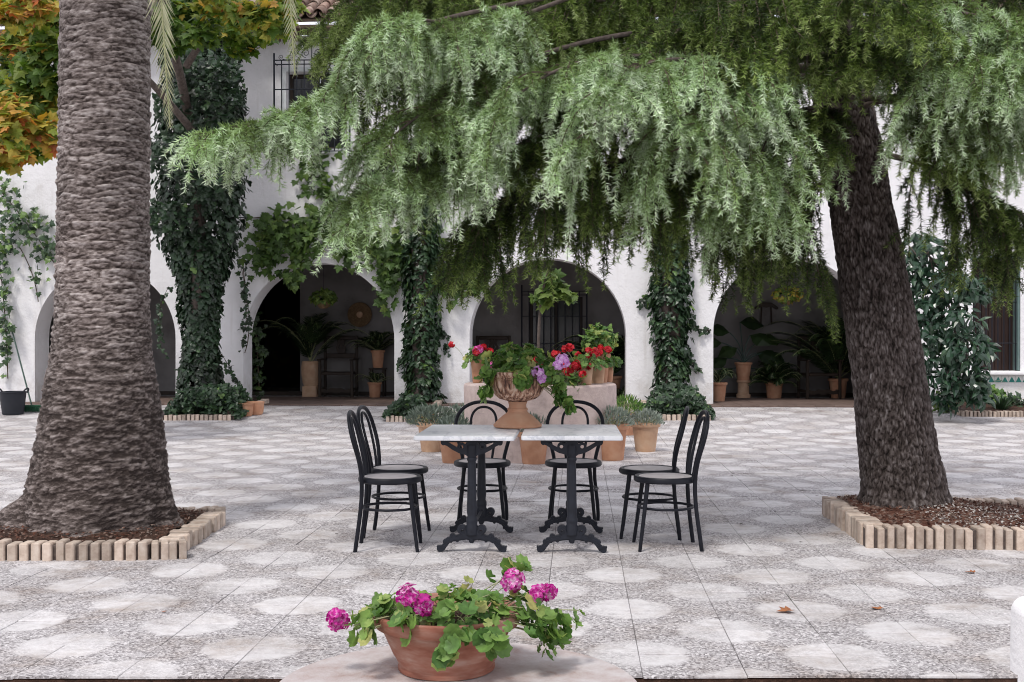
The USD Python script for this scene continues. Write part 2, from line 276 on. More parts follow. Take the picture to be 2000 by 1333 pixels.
trunk_mat('palm_bark', [(.26, (.045, .034, .030)), (.40, (.15, .122, .112)), (.54, (.30, .258, .242)), (.68, (.47, .425, .405)), (.8, (.68, .63, .60))], 55, (1, 1, 2.6), .6, .014)
trunk_mat('cedar_bark', [(.28, (.022, .017, .015)), (.42, (.072, .056, .050)), (.55, (.145, .12, .112)), (.68, (.26, .23, .22)), (.8, (.44, .41, .40))], 60, (1.5, 1.5, .42), 1.0, .025)

TILE = 0.4175
def paving_mat():
    rt = TILE * math.sqrt(2)
    n = {'g': ('geometry', {}), 'oi': ('object_info', {}), 'wn': ('noise_texture', {'scale': 9.0, 'detail': 4.0}), 'wsub': ('vector_math', {'math_type': 'subtract', 'vector2': (.5, .5, .5)}), 'wsc': ('vector_math', {'math_type': 'scale', 'scale': .12}),
         'wadd': ('vector_math', {'math_type': 'add'}), 'rot': ('mapping', {'rotation': (0, 0, PI / 4), 'scale': (1, 1, 1)}), 'div': ('vector_math', {'math_type': 'scale', 'scale': 1 / rt}),
         'off': ('vector_math', {'math_type': 'add', 'vector2': (.5, .5, .5)}), 'fr': ('vector_math', {'math_type': 'fraction'}), 'ctr': ('vector_math', {'math_type': 'subtract', 'vector2': (.5, .5, .5)}),
         'flat': ('vector_math', {'math_type': 'multiply', 'vector2': (rt, rt, 0)}), 'len': ('vector_math', {'math_type': 'length'}),
         'disc': ('map_range', {'from_min': .228, 'from_max': .196, 'to_min': 0.0, 'to_max': 1.0, 'clamp': True}),
         'wear': ('noise_texture', {'scale': 2.3, 'detail': 6.0, 'roughness': .7}), 'wr': ('map_range', {'from_min': .36, 'from_max': .6, 'to_min': .38, 'to_max': .96, 'clamp': True}), 'dw': ('math', {'math_type': 'multiply'}),
         'v': ('voronoi_texture', {'scale': 105.0}), 'vb': ('separate_color', {}), 'vr': ('rgb_ramp', {'ramp': [(0, (.18, .168, .17)), (.35, (.36, .342, .345)), (.7, (.50, .478, .482)), (1, (.70, .68, .68))]}),
         'pn': ('noise_texture', {'scale': 14.0, 'detail': 8.0, 'roughness': .7}), 'pr': ('rgb_ramp', {'ramp': [(.25, (.46, .44, .44)), (.5, (.63, .615, .615)), (.75, (.71, .70, .70))]}),
         'base': ('mix_color', {}), 'st': ('noise_texture', {'scale': 1.6, 'detail': 9.0, 'roughness': .75}), 'sr': ('rgb_ramp', {'ramp': [(.32, (.66, .58, .52)), (.43, (.86, .83, .81)), (.53, (1, .99, .99)), (.7, (1.0, 1.0, 1.0))]}),
         'mul': ('mix_color', {'blend_type': 'multiply', 'fac': 1.0}), 'mr': ('map_range', {'from_min': 0.0, 'from_max': 1.0, 'to_min': .93, 'to_max': 1.06}), 'h': ('hsv', {}),
         'bh': ('mix_float', {}), 'b': ('bump', {'strength': .7, 'distance': .006}), 'p': ('principled_bsdf', {'roughness': .8, 'specular_ior_level': .25})}
    l = [('g.position', 'wn.vector'), ('wn.color', 'wsub.vector1'), ('wsub.vector', 'wsc.vector1'), ('g.position', 'wadd.vector1'), ('wsc.vector', 'wadd.vector2'), ('wadd.vector', 'rot.vector'), ('rot.vector', 'div.vector1'),
         ('div.vector', 'off.vector1'), ('off.vector', 'fr.vector1'), ('fr.vector', 'ctr.vector1'), ('ctr.vector', 'flat.vector1'), ('flat.vector', 'len.vector1'), ('len.value', 'disc.value'),
         ('g.position', 'wear.vector'), ('wear.fac', 'wr.value'), ('disc.result', 'dw.value1'), ('wr.result', 'dw.value2'),
         ('g.position', 'v.vector'), ('v.color', 'vb.color'), ('vb.r', 'vr.fac'), ('g.position', 'pn.vector'), ('pn.fac', 'pr.fac'), ('dw.value', 'base.fac'), ('vr.color', 'base.a'), ('pr.color', 'base.b'),
         ('g.position', 'st.vector'), ('st.fac', 'sr.fac'), ('base.result', 'mul.a'), ('sr.color', 'mul.b'), ('oi.random', 'mr.value'), ('mr.result', 'h.value'), ('mul.result', 'h.color'), ('h.color', 'p.base_color'),
         ('dw.value', 'bh.fac'), ('v.distance', 'bh.a'), ('pn.fac', 'bh.b'), ('bh.result', 'b.height'), ('b.normal', 'p.normal')]
    M['paving'] = usdkit.material(stage, '/World/Looks/paving', n, l, surface='p.BSDF')
paving_mat()

# ================================================================== GROUND
EDGE_L, EDGE_R = on_ground(180, 1323), on_ground(1860, 1321)
ex = (EDGE_R - EDGE_L)[:2]; edge_dir = ex / np.linalg.norm(ex)
def edge_y(x): return EDGE_L[1] + (x - EDGE_L[0]) * edge_dir[1] / edge_dir[0]
# the ground sheet (bedding under the tiles and beyond)
xs = np.r_[-150, -40, np.arange(-14, 15, 2.0), 40, 150]; ys = np.r_[4.69, 8, 12, Y_SLOPE, 17.5, 18.5, Y_WALL, 24, 40, 150]
gx, gy = np.meshgrid(xs, ys, indexing='ij'); 
gy = gy.copy(); gy[:, 0] = np.minimum(edge_y(np.clip(gx[:, 0], -14, 14)) + .01, 6.0)
zz = gz(gy) - .012; zz[:, -2:] = gz(gy[:, -2:]) - .012
nv = len(ys); V = np.stack([gx, gy, zz], -1).reshape(-1, 3); i, j = np.meshgrid(np.arange(len(xs) - 1), np.arange(nv - 1), indexing='ij')
q = np.stack([i * nv + j, (i + 1) * nv + j, (i + 1) * nv + j + 1, i * nv + j + 1], -1).reshape(-1, 4)
ground = part('/World', 'ground', (V, q), 'joint_sand', kind='structure', label='bedding ground under the courtyard tiles')
# lower gravel path in front of the edge, where the viewer stands
low = np.array([(-60, -60, -.032), (60, -60, -.032), (60, edge_y(14) + .06, -.032), (-60, edge_y(-14) + .06, -.032)])
part('/World', 'gravel_path', (low, np.array([(0, 1, 2), (0, 2, 3)])), 'gravel', kind='structure', label='gravel ground below the edge of the paved court')

# tiles
def tile_mesh(poly_xy, rng, th=.03, bev=.002):
    z0 = rng.normal(0, .0012); t = rng.normal(0, .0022, 2)
    o = np.array(poly_xy); c = o.mean(0); n = len(o)
    ins = o + (c - o) / np.linalg.norm(c - o, axis=1, keepdims=True) * bev * 1.4
    zt = lambda p: gz(p[:, 1]) + z0 + ((p - c) * t).sum(1)
    v = np.vstack([np.c_[ins, zt(ins)], np.c_[o, zt(o) - bev], np.c_[o, zt(o) - th]])
    k = np.arange(n); k2 = (k + 1) % n
    f = [np.stack([np.zeros(n - 2, int), k[1:-1], k[2:]], 1), np.stack([k + n, k2 + n, k2], 1), np.stack([k + n, k2, k], 1), np.stack([k + 2 * n, k2 + 2 * n, k2 + n], 1), np.stack([k + 2 * n, k2 + n, k + n], 1)]
    return v, np.vstack(f)
paving = thing('paving', 'pale courtyard paving of square tiles with round light spots on pebbled ground', kind='structure')
rng = np.random.default_rng(11)
X0 = on_ground(1461, 1322)[0]; XI = X0 - round(X0 / TILE) * TILE
Yc = on_ground(1422, 1233); Y0 = Yc[1] - round(Yc[1] / TILE) * TILE
half_edge = Polygon([(-40, edge_y(-40)), (40, edge_y(40)), (40, 40), (-40, 40)])
BED_L = [None]; BED_R = [None]
tiles = []
g0 = TILE / 2 - .0014
for a in range(-40, 41):
    for b in range(9, 52):
        cx, cy = XI + (a + .5) * TILE, Y0 + (b + .5) * TILE
        if cy > Y_WALL - .15 or cy < 4.2: continue
        d = cx * Dv[0] + cy * Dv[1]; lx = cx * Rv[0] + cy * Rv[1]
        if abs(lx) > d * .47 + 1.2: continue
        pg = [(cx - g0, cy - g0), (cx + g0, cy - g0), (cx + g0, cy + g0), (cx - g0, cy + g0)]
        if cy - g0 < edge_y(cx) + .35:
            c = Polygon(pg).intersection(half_edge)
            if c.is_empty or c.area < .004: continue
            pg = list(shapely.geometry.polygon.orient(c).exterior.coords)[:-1]
        tiles.append((abs(lx) > d * .435, d, tile_mesh(pg, rng, .010 if len(pg) != 4 or cy < edge_y(cx) + .45 else .03)))
tiles.sort(key=lambda t: (t[0], t[1]))
for _, _, m in tiles[:300]: part(paving, 'tile', m, 'paving')
part(paving, 'tile', [t[2] for t in tiles[300:]], 'paving', kind='stuff')
# dark slot at the court's edge: step riser, coloured dark to stand for its shadow
ea, eb = np.array([-8, edge_y(-8)]), np.array([8, edge_y(8)])
nn = np.array([-edge_dir[1], edge_dir[0]])
riser = Polygon([ea + nn * .004, eb + nn * .004, eb + nn * .12, ea + nn * .12])
part('/World', 'step', mv(extrude(riser, .022), (0, 0, -.0345)), 'soil', kind='structure', label='low riser where the paving ends, coloured dark for its shade')
# shift pattern phase so that discs centre on alternate tile corners
ph = stage.GetPrimAtPath('/World/Looks/paving/rot')
ca = math.cos(PI / 4); corner = np.array([round((Yc[0] - XI) / TILE) * TILE + XI, round((Yc[1] - Y0) / TILE) * TILE + Y0])
UsdShade.Shader(ph).GetInput('location').Set(Gf.Vec3f(*(-np.array([corner[0] * ca - corner[1] * ca, corner[0] * ca + corner[1] * ca, 0])))) if UsdShade.Shader(ph).GetInput('location') else \
    UsdShade.Shader(ph).CreateInput('location', Sdf.ValueTypeNames.Float3).Set(Gf.Vec3f(*map(float, -np.array([corner[0] * ca - corner[1] * ca, corner[0] * ca + corner[1] * ca, 0]))))

# ================================================================== HOUSE
house = thing('courtyard_house', 'white plastered country house with arcade of round arches behind the trees', 'house')
WT = .55
def ax(px): return on_y(px, 655, Y_WALL)[0]
def az(py, px): return on_y(px, py, Y_WALL)[2]
ARCH = [(ax(68), ax(343), 2.53), (ax(475), ax(770), az(514, 622)), (ax(917), ax(1223), az(505, 1070)), (ax(1393), ax(1695), az(502, 1540))]
def arch_poly(x0, x1, zt, zb=-.1):
    r = (x1 - x0) / 2; c = (x0 + x1) / 2; a = np.linspace(0, PI, 40)
    return Polygon([(x0, zb), (x1, zb)] + [(c + r * math.cos(t), zt - r + r * math.sin(t)) for t in a])
EAVE = az(72, 520)
wall = sbox(-16, -.05, 16, EAVE)
for x0, x1, zt in ARCH: wall = wall.difference(arch_poly(x0, x1, zt))
UW = (ax(560), ax(676), az(292, 610), az(141, 610))             # upper window opening
RW = (ax(1900), ax(1993), az(725, 1950), az(508, 1950))         # right window opening
UW2 = (ax(1290), ax(1400), az(292, 610), az(141, 610))
for w in (UW, RW, UW2): wall = wall.difference(sbox(w[0], w[2], w[1], w[3]))
part(house, 'front_wall', upright(wall.segmentize(.5), WT, Y_WALL), 'limewash')
# arcade behind: back wall with doorway and barred window, ceiling, floor, ends
def bx_(px): return on_y(px, 655, Y_BACK)[0]
def bz_(py, px): return on_y(px, py, Y_BACK)[2]
DOOR = (bx_(455), bx_(586), Z_IN - .1, 2.45); BW = (bx_(1034), bx_(1138), .95, bz_(580, 1085))
DOOR2 = (bx_(130), bx_(235), Z_IN - .1, 2.3)
back = sbox(-16, -.05, 16, 3.2)
for w in (DOOR, BW, DOOR2): back = back.difference(sbox(w[0], w[2], w[1], w[3]))
part(house, 'arcade_back_wall', upright(back, .4, Y_BACK), 'stucco_shaded')
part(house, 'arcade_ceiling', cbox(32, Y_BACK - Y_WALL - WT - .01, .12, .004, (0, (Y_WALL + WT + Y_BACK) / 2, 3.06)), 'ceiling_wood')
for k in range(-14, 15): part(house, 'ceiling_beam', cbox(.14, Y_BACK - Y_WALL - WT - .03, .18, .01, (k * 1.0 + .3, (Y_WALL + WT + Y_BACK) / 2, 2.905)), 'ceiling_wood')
for sx in (-1, 1): part(house, 'arcade_end_wall', cbox(.3, Y_BACK - Y_WALL - WT - .01, 3.0, .004, (sx * 12.0, (Y_WALL + WT + Y_BACK) / 2, 1.5)), 'stucco_shaded')
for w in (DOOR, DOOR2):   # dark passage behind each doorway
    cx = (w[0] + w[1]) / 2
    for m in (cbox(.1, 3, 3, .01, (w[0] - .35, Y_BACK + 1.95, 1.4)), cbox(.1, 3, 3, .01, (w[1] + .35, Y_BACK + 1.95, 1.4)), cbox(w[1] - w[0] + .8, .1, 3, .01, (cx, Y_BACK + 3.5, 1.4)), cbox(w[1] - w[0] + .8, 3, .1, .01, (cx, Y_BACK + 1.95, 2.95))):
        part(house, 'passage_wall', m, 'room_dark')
# floor of the arcade in square clay tiles
fl = thing('arcade_floor', 'brownish clay floor under the arches', kind='structure')
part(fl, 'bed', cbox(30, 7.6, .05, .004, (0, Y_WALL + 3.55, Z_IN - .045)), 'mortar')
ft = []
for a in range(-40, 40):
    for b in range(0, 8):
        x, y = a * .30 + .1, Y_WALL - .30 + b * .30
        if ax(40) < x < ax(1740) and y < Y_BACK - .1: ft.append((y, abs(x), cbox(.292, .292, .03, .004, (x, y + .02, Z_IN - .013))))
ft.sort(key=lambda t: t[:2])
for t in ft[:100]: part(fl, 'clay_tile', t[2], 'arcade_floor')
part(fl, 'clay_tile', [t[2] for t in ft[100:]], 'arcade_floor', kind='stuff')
part(house, 'skirting', cbox(24, .02, .07, .003, (0, Y_BACK - .012, Z_IN + .037)), 'dark_wood')
# upper storey floor and inner back so that no light leaks
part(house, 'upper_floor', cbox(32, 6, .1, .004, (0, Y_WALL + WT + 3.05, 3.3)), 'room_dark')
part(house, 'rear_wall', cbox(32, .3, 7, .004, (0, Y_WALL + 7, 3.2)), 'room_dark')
# roof of barrel tiles, eave board and corbels
OV, RZ, SL = .48, EAVE + .20, .50
part(house, 'eave_board', cbox(32, OV, .05, .006, (0, Y_WALL - OV / 2 + .04, EAVE + .045)), 'eave')
for k in range(-46, 47): part(house, 'eave_corbel', cbox(.09, OV * .85, .11, .008, (k * .34, Y_WALL - OV * .36, EAVE - .045)), 'eave')
part(house, 'roof_deck', mv(cbox(32, 7, .05, .004), (0, Y_WALL - OV + 3.15, RZ + 3.12 * SL - .06), rx=math.atan(SL)), 'eave')
def barrel(r0, r1, L, up=1, n=8):
    a = np.linspace(0, PI, n); rows = []
    for t, r in ((0, r0), (1, r1)):
        for dr in (0, -.014): rows.append(np.stack([(r + dr) * np.cos(a), np.full(n, t * L), up * (r + dr) * np.sin(a)], 1))
    v = np.vstack(rows); f = []
    for k in range(n - 1):
        for p_, q_ in ((0, 2), (3, 1), (1, 0)):
            f += [(p_ * n + k, p_ * n + k + 1, q_ * n + k + 1), (p_ * n + k, q_ * n + k + 1, q_ * n + k)]
    return v, np.array(f)
rt_l, rng = [], np.random.default_rng(5)
for k in range(-70, 71):
    x = k * .215
    for c in range(8):
        for up in (1, -1):
            r0 = .088 + rng.normal(0, .003)
            m = mv(barrel(r0, r0 * .85, .42, up), (0, 0, 0), rx=math.atan(SL) - .03, rz=rng.normal(0, .012))
            y = Y_WALL - OV - .06 + c * .32 + rng.normal(0, .008)
            m = mv(m, (x + (0 if up > 0 else .1075), y, RZ + (y - Y_WALL + OV) * SL + (.045 if up > 0 else .075) + c * .004))
            rt_l.append((abs(x - ax(650)), m))
rt_l.sort(key=lambda t: t[0])
for _, m in rt_l[:220]: part(house, 'roof_tile', m, 'roof_tile', smooth=40)
part(house, 'roof_tile', [m for _, m in rt_l[220:]], 'roof_tile', smooth=40, kind='stuff')

# windows
def window(w, mat_fr, bars, shut=None, y=Y_WALL, depth=.22):
    p = thing('window', parent=house); cx, cz = (w[0] + w[1]) / 2, (w[2] + w[3]) / 2; ww, hh = w[1] - w[0], w[3] - w[2]; fy = y + depth
    for sx in (-1, 1): part(p, 'frame', cbox(.06, .07, hh - .004, .006, (cx + sx * (ww / 2 - .033), fy, cz)), mat_fr)
    for sz in (-1, 1): part(p, 'frame', cbox(ww - .13, .07, .06, .006, (cx, fy, cz + sz * (hh / 2 - .033))), mat_fr)
    part(p, 'mullion', cbox(.05, .06, hh - .13, .006, (cx, fy, cz)), mat_fr)
    for sx in (-1, 1): part(p, 'pane', cbox(ww / 2 - .09, .006, hh - .13, .001, (cx + sx * (ww / 4 - .012), fy + .01, cz)), 'glass_dark')
    return p
window(UW, 'dark_wood', 0); window(UW2, 'dark_wood', 0); window(BW, 'dark_wood', 0, y=Y_BACK, depth=.12)
for w in (UW, UW2): part(house, 'window_surround', upright(sbox(w[0] - .07, w[2] - .07, w[1] + .07, w[3] + .07).difference(sbox(w[0], w[2], w[1], w[3])), .03, Y_WALL - .028), 'paint_white')
# right window: red-brown boards behind bars, teal jamb, tiled frieze under the sill
pw = thing('window', parent=house, label='tall dark window with red-brown shutter boards at right edge')
nb = 7; bw = (RW[1] - RW[0]) / nb
for k in range(nb): part(pw, 'shutter_board', cbox(bw - .006, .03, RW[3] - RW[2] - .01, .004, (RW[0] + (k + .5) * bw, Y_WALL + .25 + .004 * (k % 2), (RW[2] + RW[3]) / 2)), 'red_wood')
for k in range(8): part(pw, 'bar', tube([(RW[0] + (k + .5) * (RW[1] - RW[0]) / 8, Y_WALL + .08, RW[2] + .005), (RW[0] + (k + .5) * (RW[1] - RW[0]) / 8, Y_WALL + .08, RW[3] - .005)], .009, 6), 'iron_dark')
for f_ in (.25, .62, .93): part(pw, 'crossbar', tube([(RW[0] + .003, Y_WALL + .066, RW[2] + f_ * (RW[3] - RW[2])), (RW[1] - .003, Y_WALL + .066, RW[2] + f_ * (RW[3] - RW[2]))], .008, 6), 'iron_dark')
part(pw, 'jamb', cbox(.035, .3, RW[3] - RW[2] - .01, .006, (RW[1] - .022, Y_WALL + .16, (RW[2] + RW[3]) / 2)), 'paint_teal')
part(pw, 'lintel_rail', cbox(RW[1] - RW[0] + .1, .05, .05, .006, (sum(RW[:2]) / 2, Y_WALL - .024, RW[3] + .03)), 'paint_teal')
part(pw, 'sill', cbox(RW[1] - RW[0] + 1.0, .16, .055, .012, ((RW[0] + RW[1]) / 2 + .25, Y_WALL - .05, RW[2] - .035)), 'stucco')
fx0, fz0, ts = RW[0] - .2, RW[2] - .19, .11
for k in range(11):
    t = part(pw, 'frieze_tile', cbox(ts - .005, .016, ts - .005, .002, (fx0 + (k + .5) * ts, Y_WALL - .008, fz0 + ts / 2)), 'tile_white')
    tri = Polygon([(-.048, -.048), (.048, -.048), (0, .042)])
    part(pw, 'frieze_triangle', mv(upright(tri, .003, 0), (fx0 + (k + .5) * ts, Y_WALL - .0192, fz0 + ts / 2)), 'tile_green')

# iron grilles
def scroll(c, r, a0, turns, n=40, sx=1):
    t = np.linspace(0, 1, n); rr = r * (1 - .82 * t); a = a0 + turns * 2 * PI * t
    return np.stack([c[0] + sx * rr * np.cos(a), np.zeros(n), c[1] + rr * np.sin(a)], 1)
def grille(x0, x1, z0, z1, y, nbars, scrolls, label=None, off=.22):
    g = thing('window_grille', parent=house, label=label); yy = y - off
    for k, x in enumerate((x0, x1)): part(g, 'post', tube([(x, yy, z0 - .05), (x, yy, z1 + .12)], .016, 8), 'iron_dark')
    for k in range(nbars):
        x = x0 + (k + 1) * (x1 - x0) / (nbars + 1); part(g, 'bar', tube([(x, yy, z0), (x, yy, z1)], .0095, 6), 'iron_dark')
    for z in (z0, z0 + .33 * (z1 - z0), z0 + .68 * (z1 - z0), z1 - .07, z1): part(g, 'rail', cbox(x1 - x0, .03, .014, .002, ((x0 + x1) / 2, yy - .001, z)), 'iron_dark')
    for x in (x0, x1):
        for z in (z0 + .02, z1 - .035): part(g, 'tie', tube([(x, yy + .016, z), (x, y - .002, z)], .009, 6), 'iron_dark')
    if scrolls:
        cx = (x0 + x1) / 2; part(g, 'spike', tube([(cx, yy, z1), (cx, yy, z1 + .46)], np.array([.010, .006]), 6), 'iron_dark')
        for s in (-1, 1):
            for c, r, a0, tn in (((cx + s * .10, z1 + .115), .075, -PI / 2, 1.6), ((cx + s * .12, z1 + .30), .07, PI / 2, -1.5)):
                q = scroll((0, c[1]), r, a0, tn); q[:, 0] = cx + s * (abs(c[0] - cx) + q[:, 0]); part(g, 'scroll', tube(q + (0, yy, 0), .006, 5), 'iron_dark')
            arc = spline([(cx + s * .03, yy, z1 + .25), (cx + s * .17, yy, z1 + .2), (cx + s * .26, yy, z1 + .1), (cx + s * .5, yy, z1 + .02)], 16); part(g, 'scroll', tube(arc, .006, 5), 'iron_dark')
            for xo in (.36, .52):
                q = scroll((0, z1 + .055), .045, -PI / 2, 1.3); q[:, 0] = cx + s * (xo + q[:, 0]); part(g, 'scroll', tube(q + (0, yy, 0), .005, 5), 'iron_dark')
    return g
gl = ax(540) + .02
grille(gl, ax(615) * 2 - gl + .0, az(300, 610), az(124, 610), Y_WALL, 9, True, 'wrought iron window cage with scrolls on the upper storey')
grille(bx_(1020), bx_(1146), .72, bz_(570, 1085), Y_BACK, 8, False, 'black iron window cage inside the middle arch', off=.16)
part(house, 'service_cable', tube([on_y(455, 425, Y_WALL - .03), on_y(560, 428, Y_WALL - .03), on_y(665, 424, Y_WALL - .03)], .008, 5), 'iron_dark')

# ================================================================== CURBED BEDS
def curb(parent, a, b, n, w, h, dep, side, rng, zf=lambda y: 0.0, gapfrac=.26, mat='brick_buff'):
    """a row of upright bricks from a to b; side = +1: bricks lie to the left of the line"""
    a, b = np.array(a[:2]), np.array(b[:2]); t = (b - a) / np.linalg.norm(b - a); nn = side * np.array([-t[1], t[0]]); L = np.linalg.norm(b - a) / n
    ang = math.atan2(t[1], t[0])
    for k in range(n):
        c = a + t * (k + .5 + rng.normal(0, .03)) * L + nn * (dep / 2 + rng.normal(0, .006)); hh = h * (1 + rng.normal(0, .055))
        part(parent, 'brick', cbox(L * (1 - gapfrac) * (1 + rng.normal(0, .05)), dep, hh + .03, .006, (*c, zf(c[1]) + hh / 2 - .015 + .0), ang + rng.normal(0, .05)), mat)
    c = (a + b) / 2 + nn * (dep / 2 + .006)
    part(parent, 'mortar_bed', cbox(np.linalg.norm(b - a) - .012, dep - .03, h * .86 + .03, .004, (*c, zf(c[1]) + h * .43 - .015), ang), 'mortar')
def soil(parent, poly, top, zf, rng, mound=None, name='soil', mat='soil', n=40):
    minx, miny, maxx, maxy = poly.bounds; xs = np.linspace(minx, maxx, n); ys = np.linspace(miny, maxy, n)
    X, Y = np.meshgrid(xs, ys, indexing='ij'); p = np.stack([X, Y, 0 * X], -1)
    Z = zf(Y) + top + .035 * (meshkit.fbm(p * 7, 4, 3) - .5) + .012 * (meshkit.noise(p * 40, 8) - .5)
    if mound is not None: Z = Z + mound[2] * np.exp(-((X - mound[0]) ** 2 + (Y - mound[1]) ** 2) / mound[3] ** 2)
    i, j = np.meshgrid(np.arange(n - 1), np.arange(n - 1), indexing='ij')
    q = np.stack([i * n + j, (i + 1) * n + j, (i + 1) * n + j + 1, i * n + j + 1], -1).reshape(-1, 4)
    part(parent, name, (np.stack([X, Y, Z], -1).reshape(-1, 3), q), mat, smooth=True)
    return lambda x, y: float(np.interp(0, [0], [0])) + zf(y) + top + (mound[2] * math.exp(-((x - mound[0]) ** 2 + (y - mound[1]) ** 2) / mound[3] ** 2) if mound is not None else 0)
def litter(name, label, cat, poly, zfun, n, rng, mat, size, kind='stuff'):
    minx, miny, maxx, maxy = poly.bounds; x = rng.uniform(minx, maxx, n); y = rng.uniform(miny, maxy, n)
    z = np.array([zfun(a, b) for a, b in zip(x, y)]) + rng.uniform(.004, .02, n)
    X, Y, Z = leaf_axes(np.tile(Zv, (n, 1)), rng.normal(0, 1, (n, 3)) * (1, 1, .2), rng, .35)
    T = (np.array([(-.3, 0, 0), (.3, .1, .02), (.22, 1, .08), (-.25, .85, 0)]), np.array([(0, 1, 2), (0, 2, 3)]))
    return stamp(T, np.stack([x, y, z], 1), X, Y, Z, rng.uniform(.6, 1.5, n) * size)
rng = np.random.default_rng(21)
flat0 = lambda y: 0 * np.asarray(y, float)
# left bed round the palm
lf = on_ground(362, 1097); lb = on_ground(432, 1026)
bed1 = thing('tree_bed', 'brick edged bed of dark soil around the palm trunk', 'flower bed')
xl = on_ground(-130, 1096)
lm = on_ground(285, 1098); curb(bed1, xl, (lm[0], lf[1]), 18, .05, .106, .12, 1, rng)
curb(bed1, (lm[0] + .012, lf[1] + .006), (lf[0] - .01, lf[1] + .07), 4, .05, .106, .12, 1, rng, gapfrac=.2)
curb(bed1, (lb[0] + .105, lf[1] + .14), (lb[0] + .03, lb[1]), 14, .05, .106, .13, 1, rng, gapfrac=.12)
curb(bed1, (xl[0], lb[1] + .12), (lb[0], lb[1] + .12), 24, .05, .112, .12, -1, rng, gapfrac=.15)
PALM = P(195, 655, 7.95)[:2]; PALM[1] += 0
pb = sbox(xl[0], lf[1] + .10, lb[0] - .055, lb[1] + .06)
soil1 = soil(bed1, pb, .065, flat0, rng, (PALM[0], PALM[1], .10, .62))
part(bed1, 'mulch', litter('m', '', '', pb, soil1, 3200, rng, 'mulch', .016), 'mulch', kind='stuff')
# right bed round the cedar
rf = on_ground(1692, 1072); rb = on_ground(1610, 1009); rr = on_ground(2130, 1066)
bed2 = thing('tree_bed', 'brick edged bed of red-brown mulch around the leaning conifer', 'flower bed')
curb(bed2, (rf[0] + .0, rf[1]), (rr[0], rf[1] - .04), 24, .05, .140, .13, 1, rng)
curb(bed2, (rb[0], rb[1]), (rf[0], rf[1] + .13), 18, .05, .138, .15, 1, rng, gapfrac=.06)
curb(bed2, (rb[0], rb[1] + .12), (rr[0], rb[1] + .05), 26, .05, .14, .12, -1, rng, gapfrac=.15)
CED = P(1772, 655, 8.5)[:2]
pb2 = sbox(rb[0] + .1, rf[1] + .12, rr[0], rb[1] + .02)
soil2 = soil(bed2, pb2, .085, flat0, rng, (CED[0], CED[1], .11, .6), mat='mulch')
part(bed2, 'mulch', litter('m', '', '', pb2, soil2, 4200, rng, 'mulch', .018), 'mulch', kind='stuff')
part(bed2, 'pale_chips', litter('m', '', '', sbox(rf[0] + .5, rf[1] + .15, rr[0], rf[1] + .9), soil2, 1100, rng, 'chip_pale', .015), 'chip_pale', kind='stuff')
# beds at the foot of the house
zs = lambda y: gz(y)
def wall_bed(x0px, x1px, ypx, label, n):
    a, b = on_ground(x0px, ypx), on_ground(x1px, ypx); y = (a[1] + b[1]) / 2
    bd = thing('wall_bed', label, 'flower bed')
    curb(bd, (a[0], y), (b[0], y), n, .05, .085, .10, 1, rng, zs)
    curb(bd, (a[0], Y_WALL - .1), (a[0], y + .1), max(4, int((Y_WALL - y) / .1)), .05, .085, .10, 1, rng, zs)
    curb(bd, (b[0], y + .1), (b[0], Y_WALL - .1), max(4, int((Y_WALL - y) / .1)), .05, .085, .10, 1, rng, zs)
    soil(bd, sbox(a[0] + .09, y + .09, b[0] - .09, Y_WALL - .01), .05, zs, rng, n=16)
    return (a[0], b[0], y)
B_L = wall_bed(300, 452, 822, 'brick edged bed at the foot of the ivy covered tree at left', 17)
B_M = wall_bed(752, 832, 825, 'small brick edged bed below the ivy pillar left of the middle arch', 9)
B_R = wall_bed(1262, 1390, 822, 'brick edged bed below the ivy pillar right of the middle arch', 13)
B_W = wall_bed(1880, 2060, 815, 'brick edged bed under the window at far right', 24)

# ================================================================== PALM
def trunk_mesh(axis, rad, z0, z1, nz, na, disp, zfine=4.1):
    z = np.r_[np.linspace(z0, zfine, nz), np.linspace(zfine, z1, 70)[1:]]; nz = len(z); a = np.arange(na) * 2 * PI / na; A, Zg = np.meshgrid(a, z, indexing='xy')
    R0 = rad(Zg, A); d, t = disp(A, Zg, R0); R = R0 + d; c = axis(z)
    v = np.stack([c[:, None, 0] + R * np.cos(A), c[:, None, 1] + R * np.sin(A), Zg], -1).reshape(-1, 3)
    i, j = np.meshgrid(np.arange(nz - 1), np.arange(na), indexing='ij')
    q = np.stack([i * na + j, i * na + (j + 1) % na, (i + 1) * na + (j + 1) % na, (i + 1) * na + j], -1).reshape(-1, 4)
    return (v, np.vstack([q[:, [0, 1, 2]], q[:, [0, 2, 3]]])), t.ravel()
PT = np.array([P(208, 0, 7.95)[0], P(208, 0, 7.95)[1]]); Z_CROWN = 6.3
def palm_axis(z):
    s = np.clip(z / 3.6, 0, 1.8)[:, None]; return PALM[None] * (1 - s) + PT[None] * s
def palm_r(z, a):
    zz = [-.3, .06, .14, .30, .55, .85, 1.25, 1.5, 2.2, 3.6, 6.5]; rr_ = [.64, .57, .505, .465, .425, .385, .320, .302, .292, .286, .27]
    r = np.interp(z, zz, rr_)
    return r + .17 * np.exp(-((z - .17) / .10) ** 2) * np.exp(-(((a - PI * 1.02 + PI) % (2 * PI) - PI) / .30) ** 2) + .05 * np.exp(-z / .16) * (np.cos(5 * a + 1) + np.cos(9 * a))
from scipy.spatial import cKDTree
